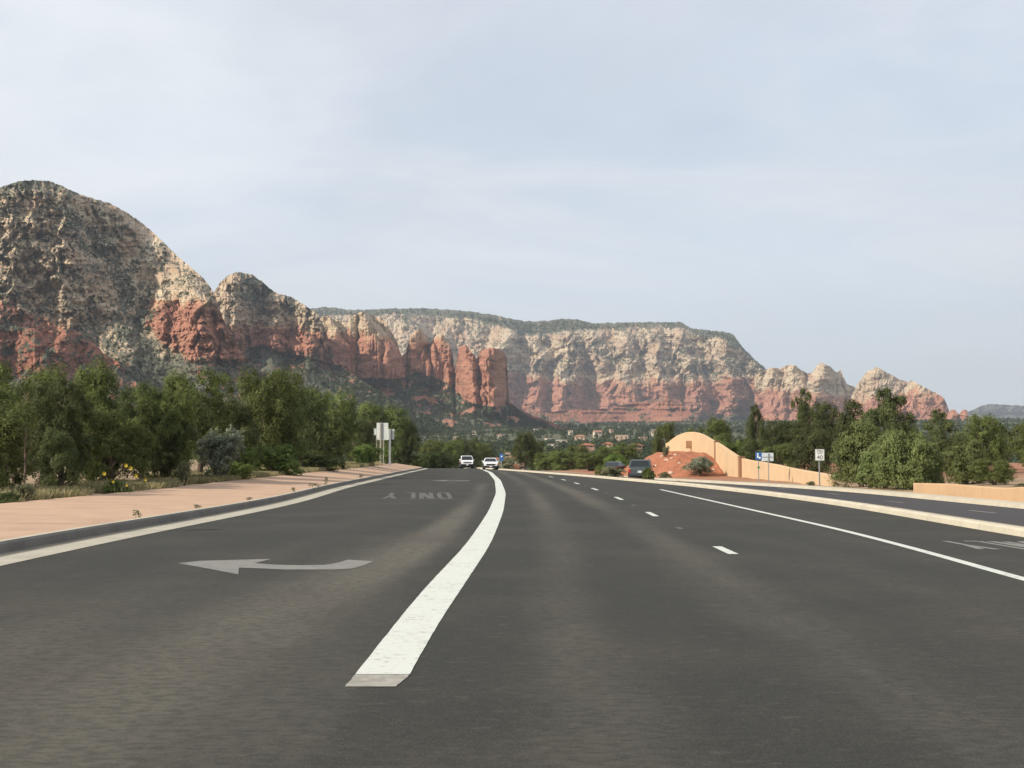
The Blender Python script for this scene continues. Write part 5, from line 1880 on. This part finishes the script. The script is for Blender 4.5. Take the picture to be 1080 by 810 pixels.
def house(label, px, py, wpx, hpx, wall, roof, style, Y=None, depth=None, rz=0.0, sink=0.0, lift=0.0):
    """py: photo row of its foot; hpx: height to the eaves"""
    if Y is None:
        Y = dist_for_row(px, py)
    x = at(px, Y)
    g = float(ground(x, Y)) + lift
    w, h = wpx / F * Y, hpx / F * Y
    d = depth or max(6.0, w * 0.7)
    root = empty('house', (x, Y, g), rz)
    tag(root, label, 'house', 'houses in the wooded valley')
    m = MB()
    m.box(-w / 2, w / 2, -d / 2, d / 2, -3.0, h)
    m.build('wall', M[wall], root)
    o = min(0.6, w * .08)
    m = MB()
    if style == 'hip':
        rh = min(w, d) * 0.22
        r = max(0.2, (w - d) / 2 + d * .1) if w > d else 0.2
        e = [(-w / 2 - o, -d / 2 - o, h - .1), (w / 2 + o, -d / 2 - o, h - .1), (w / 2 + o, d / 2 + o, h - .1), (-w / 2 - o, d / 2 + o, h - .1)]
        e2 = [(a, b_, h + .08) for a, b_, _ in e]
        m.poly(e + e2 + [(-r, 0, h + rh), (r, 0, h + rh)], [(3, 2, 1, 0), (0, 1, 5, 4), (1, 2, 6, 5), (2, 3, 7, 6), (3, 0, 4, 7), (4, 5, 9, 8), (6, 7, 8, 9), (5, 6, 9), (7, 4, 8)])
    elif style == 'gable':
        rh = d * 0.28
        m.prism([(-d / 2 - o, h - .05), (0, h + rh), (d / 2 + o, h - .05), (d / 2 + o, h + .12), (0, h + rh + .2), (-d / 2 - o, h + .12)], 'x', -w / 2 - o, w / 2 + o)
        gb = MB()
        gb.prism([(-d / 2, h), (0, h + rh - .06), (d / 2, h)], 'x', -w / 2 + .02, w / 2 - .02)
        gb.build('gable', M[wall], root)
    else:
        m.box(-w / 2 - .12, w / 2 + .12, -d / 2 - .12, d / 2 + .12, h, h + .35)
    m.build('roof', M[roof], root)
    nwin = max(2, int(w / 3.2))
    for k in range(min(nwin, 5)):
        wx = -w / 2 + w * (k + .5) / min(nwin, 5)
        m = MB()
        m.box(wx - .65, wx + .65, -d / 2 - .04, -d / 2 + .05, h * .30, h * .72)
        fr = m.build('window', M['mortar'], root)
    return root


def build_houses():
    Hs = house
    # just beyond the crest
    Hs('terracotta roofed pink house half sunk behind the crest right of the white sedan', 541.5, 492, 21, 5, 'wall_pink', 'tile', 'hip', Y=255, depth=6, lift=0.9)
    Hs('low cream outbuilding at the right end of the terracotta roofed pink house', 552, 492, 4, 6, 'wall_white', 'tile_pale', 'flat', Y=250, depth=3, lift=1.2)
    Hs('tan flat roofed building showing between the two oncoming white cars', 504, 492, 16, 7, 'wall_tan', 'wall_tan', 'flat', Y=262, depth=6, lift=1.0)
    Hs('pale pink house above the little blue sign beyond the crest', 540, 487, 15, 5.0, 'wall_white', 'tile_pale', 'hip', Y=330, depth=6, lift=5.2)
    Hs('orange tiled house above the white sedan', 522, 478, 13, 3.6, 'wall_pink', 'tile', 'hip', Y=430, depth=8, lift=4.5)
    Hs('small cream house touching the right side of the orange tiled one', 535.5, 474, 5, 5, 'wall_white', 'tile_pale', 'flat', Y=440, depth=6, lift=6.0)
    Hs('small orange roofed house above the white off-road car', 484, 472, 8, 3, 'wall_pink', 'tile', 'hip', Y=520, lift=3.0)
    Hs('tiny cream house among trees left above the small orange roofed one', 480.5, 466, 5, 3, 'wall_white', 'tile_pale', 'flat', lift=2.0)
    lst = [('longest white flat roofed house right of the tall dark rounded tree', 592, 470, 12, 2.8, 'wall_white', 'wall_white', 'flat'),
           ('white flat roofed house upper left of the longest white one', 579, 468, 7, 2.6, 'wall_white', 'wall_white', 'flat'),
           ('low cream house just below the longest white one', 583, 474, 12, 2.2, 'wall_white', 'tile_grey', 'flat'),
           ('tan house with a pale tiled roof above the low red roof', 612, 467, 11, 4.0, 'wall_tan', 'tile_pale', 'hip'),
           ('low red roofed house between the long white house and the dark car', 619, 476, 14, 2.6, 'wall_pink', 'tile', 'hip'),
           ('cream house high in the middle of the scattered roofs', 630, 461.5, 8, 3.0, 'wall_white', 'tile_pale', 'gable'),
           ('large tan house under the slickrock, upper right of the scattered roofs', 656, 467, 14, 5.0, 'wall_tan', 'tile_grey', 'flat'),
           ('brown roofed house below the large tan house', 641, 475, 11, 2.8, 'wall_tan', 'tile', 'hip'),
           ('pinkish house just above the dark off-road car', 670, 477, 12, 3.4, 'wall_pink', 'tile', 'hip'),
           ('tan house between the large tan house and the red mound', 678, 467, 8, 3.0, 'wall_tan', 'tile_pale', 'flat'),
           ('cream house farthest left on the slope under the coffee pot rocks', 463, 444, 5, 2.2, 'wall_white', 'tile_grey', 'flat'),
           ('small tan house second from left under the coffee pot rocks', 473, 447, 5, 1.8, 'wall_tan', 'tile_pale', 'flat'),
           ('long tan house below the foot of the broadest red tower', 513, 450, 7, 1.8, 'wall_tan', 'tile_pale', 'flat'),
           ('tiny white house right below the broadest red tower', 532, 453, 3, 1.8, 'wall_white', 'wall_white', 'flat'),
           ('cream house low in the woods under the long tan house', 527, 464, 5, 2.4, 'wall_white', 'tile_pale', 'hip'),
           ('small white house left of the tall dark rounded tree top', 500, 459, 4, 1.9, 'wall_white', 'tile_grey', 'flat'),
           ('white house in the woods above the tall dark rounded tree', 566, 457, 5, 1.9, 'wall_white', 'wall_white', 'flat'),
           ('small cream house at the lower edge of the red slickrock', 602, 459, 5, 2.0, 'wall_white', 'tile_pale', 'flat'),
           ('pale house alone at the right end of the wood under the slickrock', 690, 460, 6, 2.4, 'wall_white', 'tile_grey', 'gable'),
           ('tiny tan house between the high cream one and the slickrock', 645, 457, 4, 1.8, 'wall_tan', 'tile_pale', 'flat')]
    for k, q in enumerate(lst):
        Y = dist_for_row(q[1], q[2])
        Hs(*q, lift=1.6 + 0.0006 * Y, rz=0.3 * math.sin(k * 1.7))


build_houses()

# ------------------------------------------------------------------ air, sky, sun, camera
def build_haze():
    m = bpy.data.materials.new('haze_air')
    m.use_nodes = True
    nt = m.node_tree
    nt.nodes.remove(nt.nodes['Principled BSDF'])
    v = nt.nodes.new('ShaderNodeVolumePrincipled')
    v.inputs['Color'].default_value = (0.80, 0.88, 1.0, 1)
    v.inputs['Density'].default_value = HAZE
    v.inputs['Anisotropy'].default_value = 0.2
    nt.links.new(v.outputs[0], nt.nodes['Material Output'].inputs['Volume'])
    mb = MB()
    mb.box(-16000, 16000, -16000, 16500, -40, 1500)
    o = mb.build('haze', m)
    tag(o, kind='stuff')


HAZE = 8.5e-5
build_haze()

wd = bpy.data.worlds.new('World')
SC.world = wd
wd.use_nodes = True
nt = wd.node_tree
bg = nt.nodes['Background']
sky = nt.nodes.new('ShaderNodeTexSky')
sky.sky_type = 'NISHITA'
sky.sun_disc = False
sky.sun_elevation = SUN_EL
sky.sun_rotation = math.atan2(SUN.x, SUN.y)
sky.altitude = 1300
sky.air_density = 1.0
sky.dust_density = 1.6
sky.ozone_density = 1.0


def nn(typ, **kw):
    nd = nt.nodes.new(typ)
    for k, v in kw.items():
        if k in nd.inputs:
            nd.inputs[k].default_value = v
        else:
            setattr(nd, k, v)
    return nd


def mth(op, a, b=None):
    nd = nn('ShaderNodeMath', operation=op)
    for k, v in ((0, a), (1, b)):
        if v is not None:
            if hasattr(v, 'links'):
                nt.links.new(v, nd.inputs[k])
            else:
                nd.inputs[k].default_value = v
    return nd.outputs[0]


# thin cirrus: noise on a high flat layer, met by the view direction
tc = nn('ShaderNodeTexCoord')
sp = nn('ShaderNodeSeparateXYZ')
nt.links.new(tc.outputs['Generated'], sp.inputs[0])
zz = mth('ADD', mth('MAXIMUM', sp.outputs['Z'], 0.0), 0.22)
cb = nn('ShaderNodeCombineXYZ')
nt.links.new(mth('DIVIDE', sp.outputs['X'], zz), cb.inputs[0])
nt.links.new(mth('DIVIDE', sp.outputs['Y'], zz), cb.inputs[1])


def cloud(scale, sx, sy, rot, detail, lo, hi, dist=0.6, off=(0, 0, 0)):
    mp = nn('ShaderNodeMapping')
    mp.inputs['Scale'].default_value = (sx, sy, 1)
    mp.inputs['Rotation'].default_value = (0, 0, rot)
    mp.inputs['Location'].default_value = off
    nt.links.new(cb.outputs[0], mp.inputs[0])
    nz = nn('ShaderNodeTexNoise')
    nz.inputs['Scale'].default_value = scale
    nz.inputs['Detail'].default_value = detail
    nz.inputs['Roughness'].default_value = 0.58
    nz.inputs['Distortion'].default_value = dist
    nt.links.new(mp.outputs[0], nz.inputs['Vector'])
    mr = nn('ShaderNodeMapRange', interpolation_type='SMOOTHSTEP')
    mr.inputs['From Min'].default_value = lo
    mr.inputs['From Max'].default_value = hi
    nt.links.new(nz.outputs['Fac'], mr.inputs['Value'])
    return mr.outputs[0]


c1 = cloud(0.55, 0.7, 1.0, 0.5, 6, 0.25, 0.75)
c2 = cloud(1.5, 0.6, 1.2, 0.9, 7, 0.35, 0.75, 1.2, (3, 1, 0))
c3 = cloud(0.9, 0.8, 1.0, 0.75, 7, 0.35, 0.70, 0.8, (7, 2, 0))
cover = mth('ADD', mth('MULTIPLY', c1, 0.40), mth('MULTIPLY', c2, 0.30))
cover = mth('ADD', cover, 0.44)
mx = nn('ShaderNodeMix', data_type='RGBA')
nt.links.new(mth('MINIMUM', cover, 0.95), mx.inputs[0])
nt.links.new(sky.outputs[0], mx.inputs[6])
mx.inputs[7].default_value = (*CLOUD, 1) if 'CLOUD' in globals() else (5.5, 5.68, 5.82, 1)
bri = nn('ShaderNodeMix', data_type='RGBA', blend_type='MULTIPLY')
bri.inputs[0].default_value = 1.0
nt.links.new(mx.outputs[2], bri.inputs[6])
gv = mth('ADD', mth('MULTIPLY', c3, 0.10), 0.955)
cg = nn('ShaderNodeCombineColor')
for k in range(3):
    nt.links.new(gv, cg.inputs[k])
nt.links.new(cg.outputs[0], bri.inputs[7])
nt.links.new(bri.outputs[2], bg.inputs['Color'])
bg.inputs['Strength'].default_value = 0.107

sl = bpy.data.lights.new('sun', 'SUN')
sl.energy = 4.2
sl.angle = math.radians(0.6)
sl.color = (1.0, 0.90, 0.76)
so = bpy.data.objects.new('sun', sl)
so.rotation_euler = (-SUN).to_track_quat('-Z', 'Y').to_euler()
so.location = SUN * 50
COL.objects.link(so)

cam = bpy.data.cameras.new('camera')
cam.sensor_fit = 'HORIZONTAL'
cam.sensor_width = 36.0
cam.lens = 36.0 * F / W
cam.clip_start = 0.1
cam.clip_end = 60000
co = bpy.data.objects.new('camera', cam)
co.location = (0, 0, EYE)
co.rotation_euler = (math.pi / 2 + PITCH, 0, 0)
COL.objects.link(co)
SC.camera = co

vs = SC.view_settings
vs.view_transform = 'Standard'
vs.look = 'None'
vs.exposure = 0.70
vs.gamma = 1.0
vs.use_curve_mapping = False
SC.cycles.use_denoising = True
SC.cycles.max_bounces = 6
SC.cycles.volume_bounces = 0
SC.cycles.transparent_max_bounces = 8
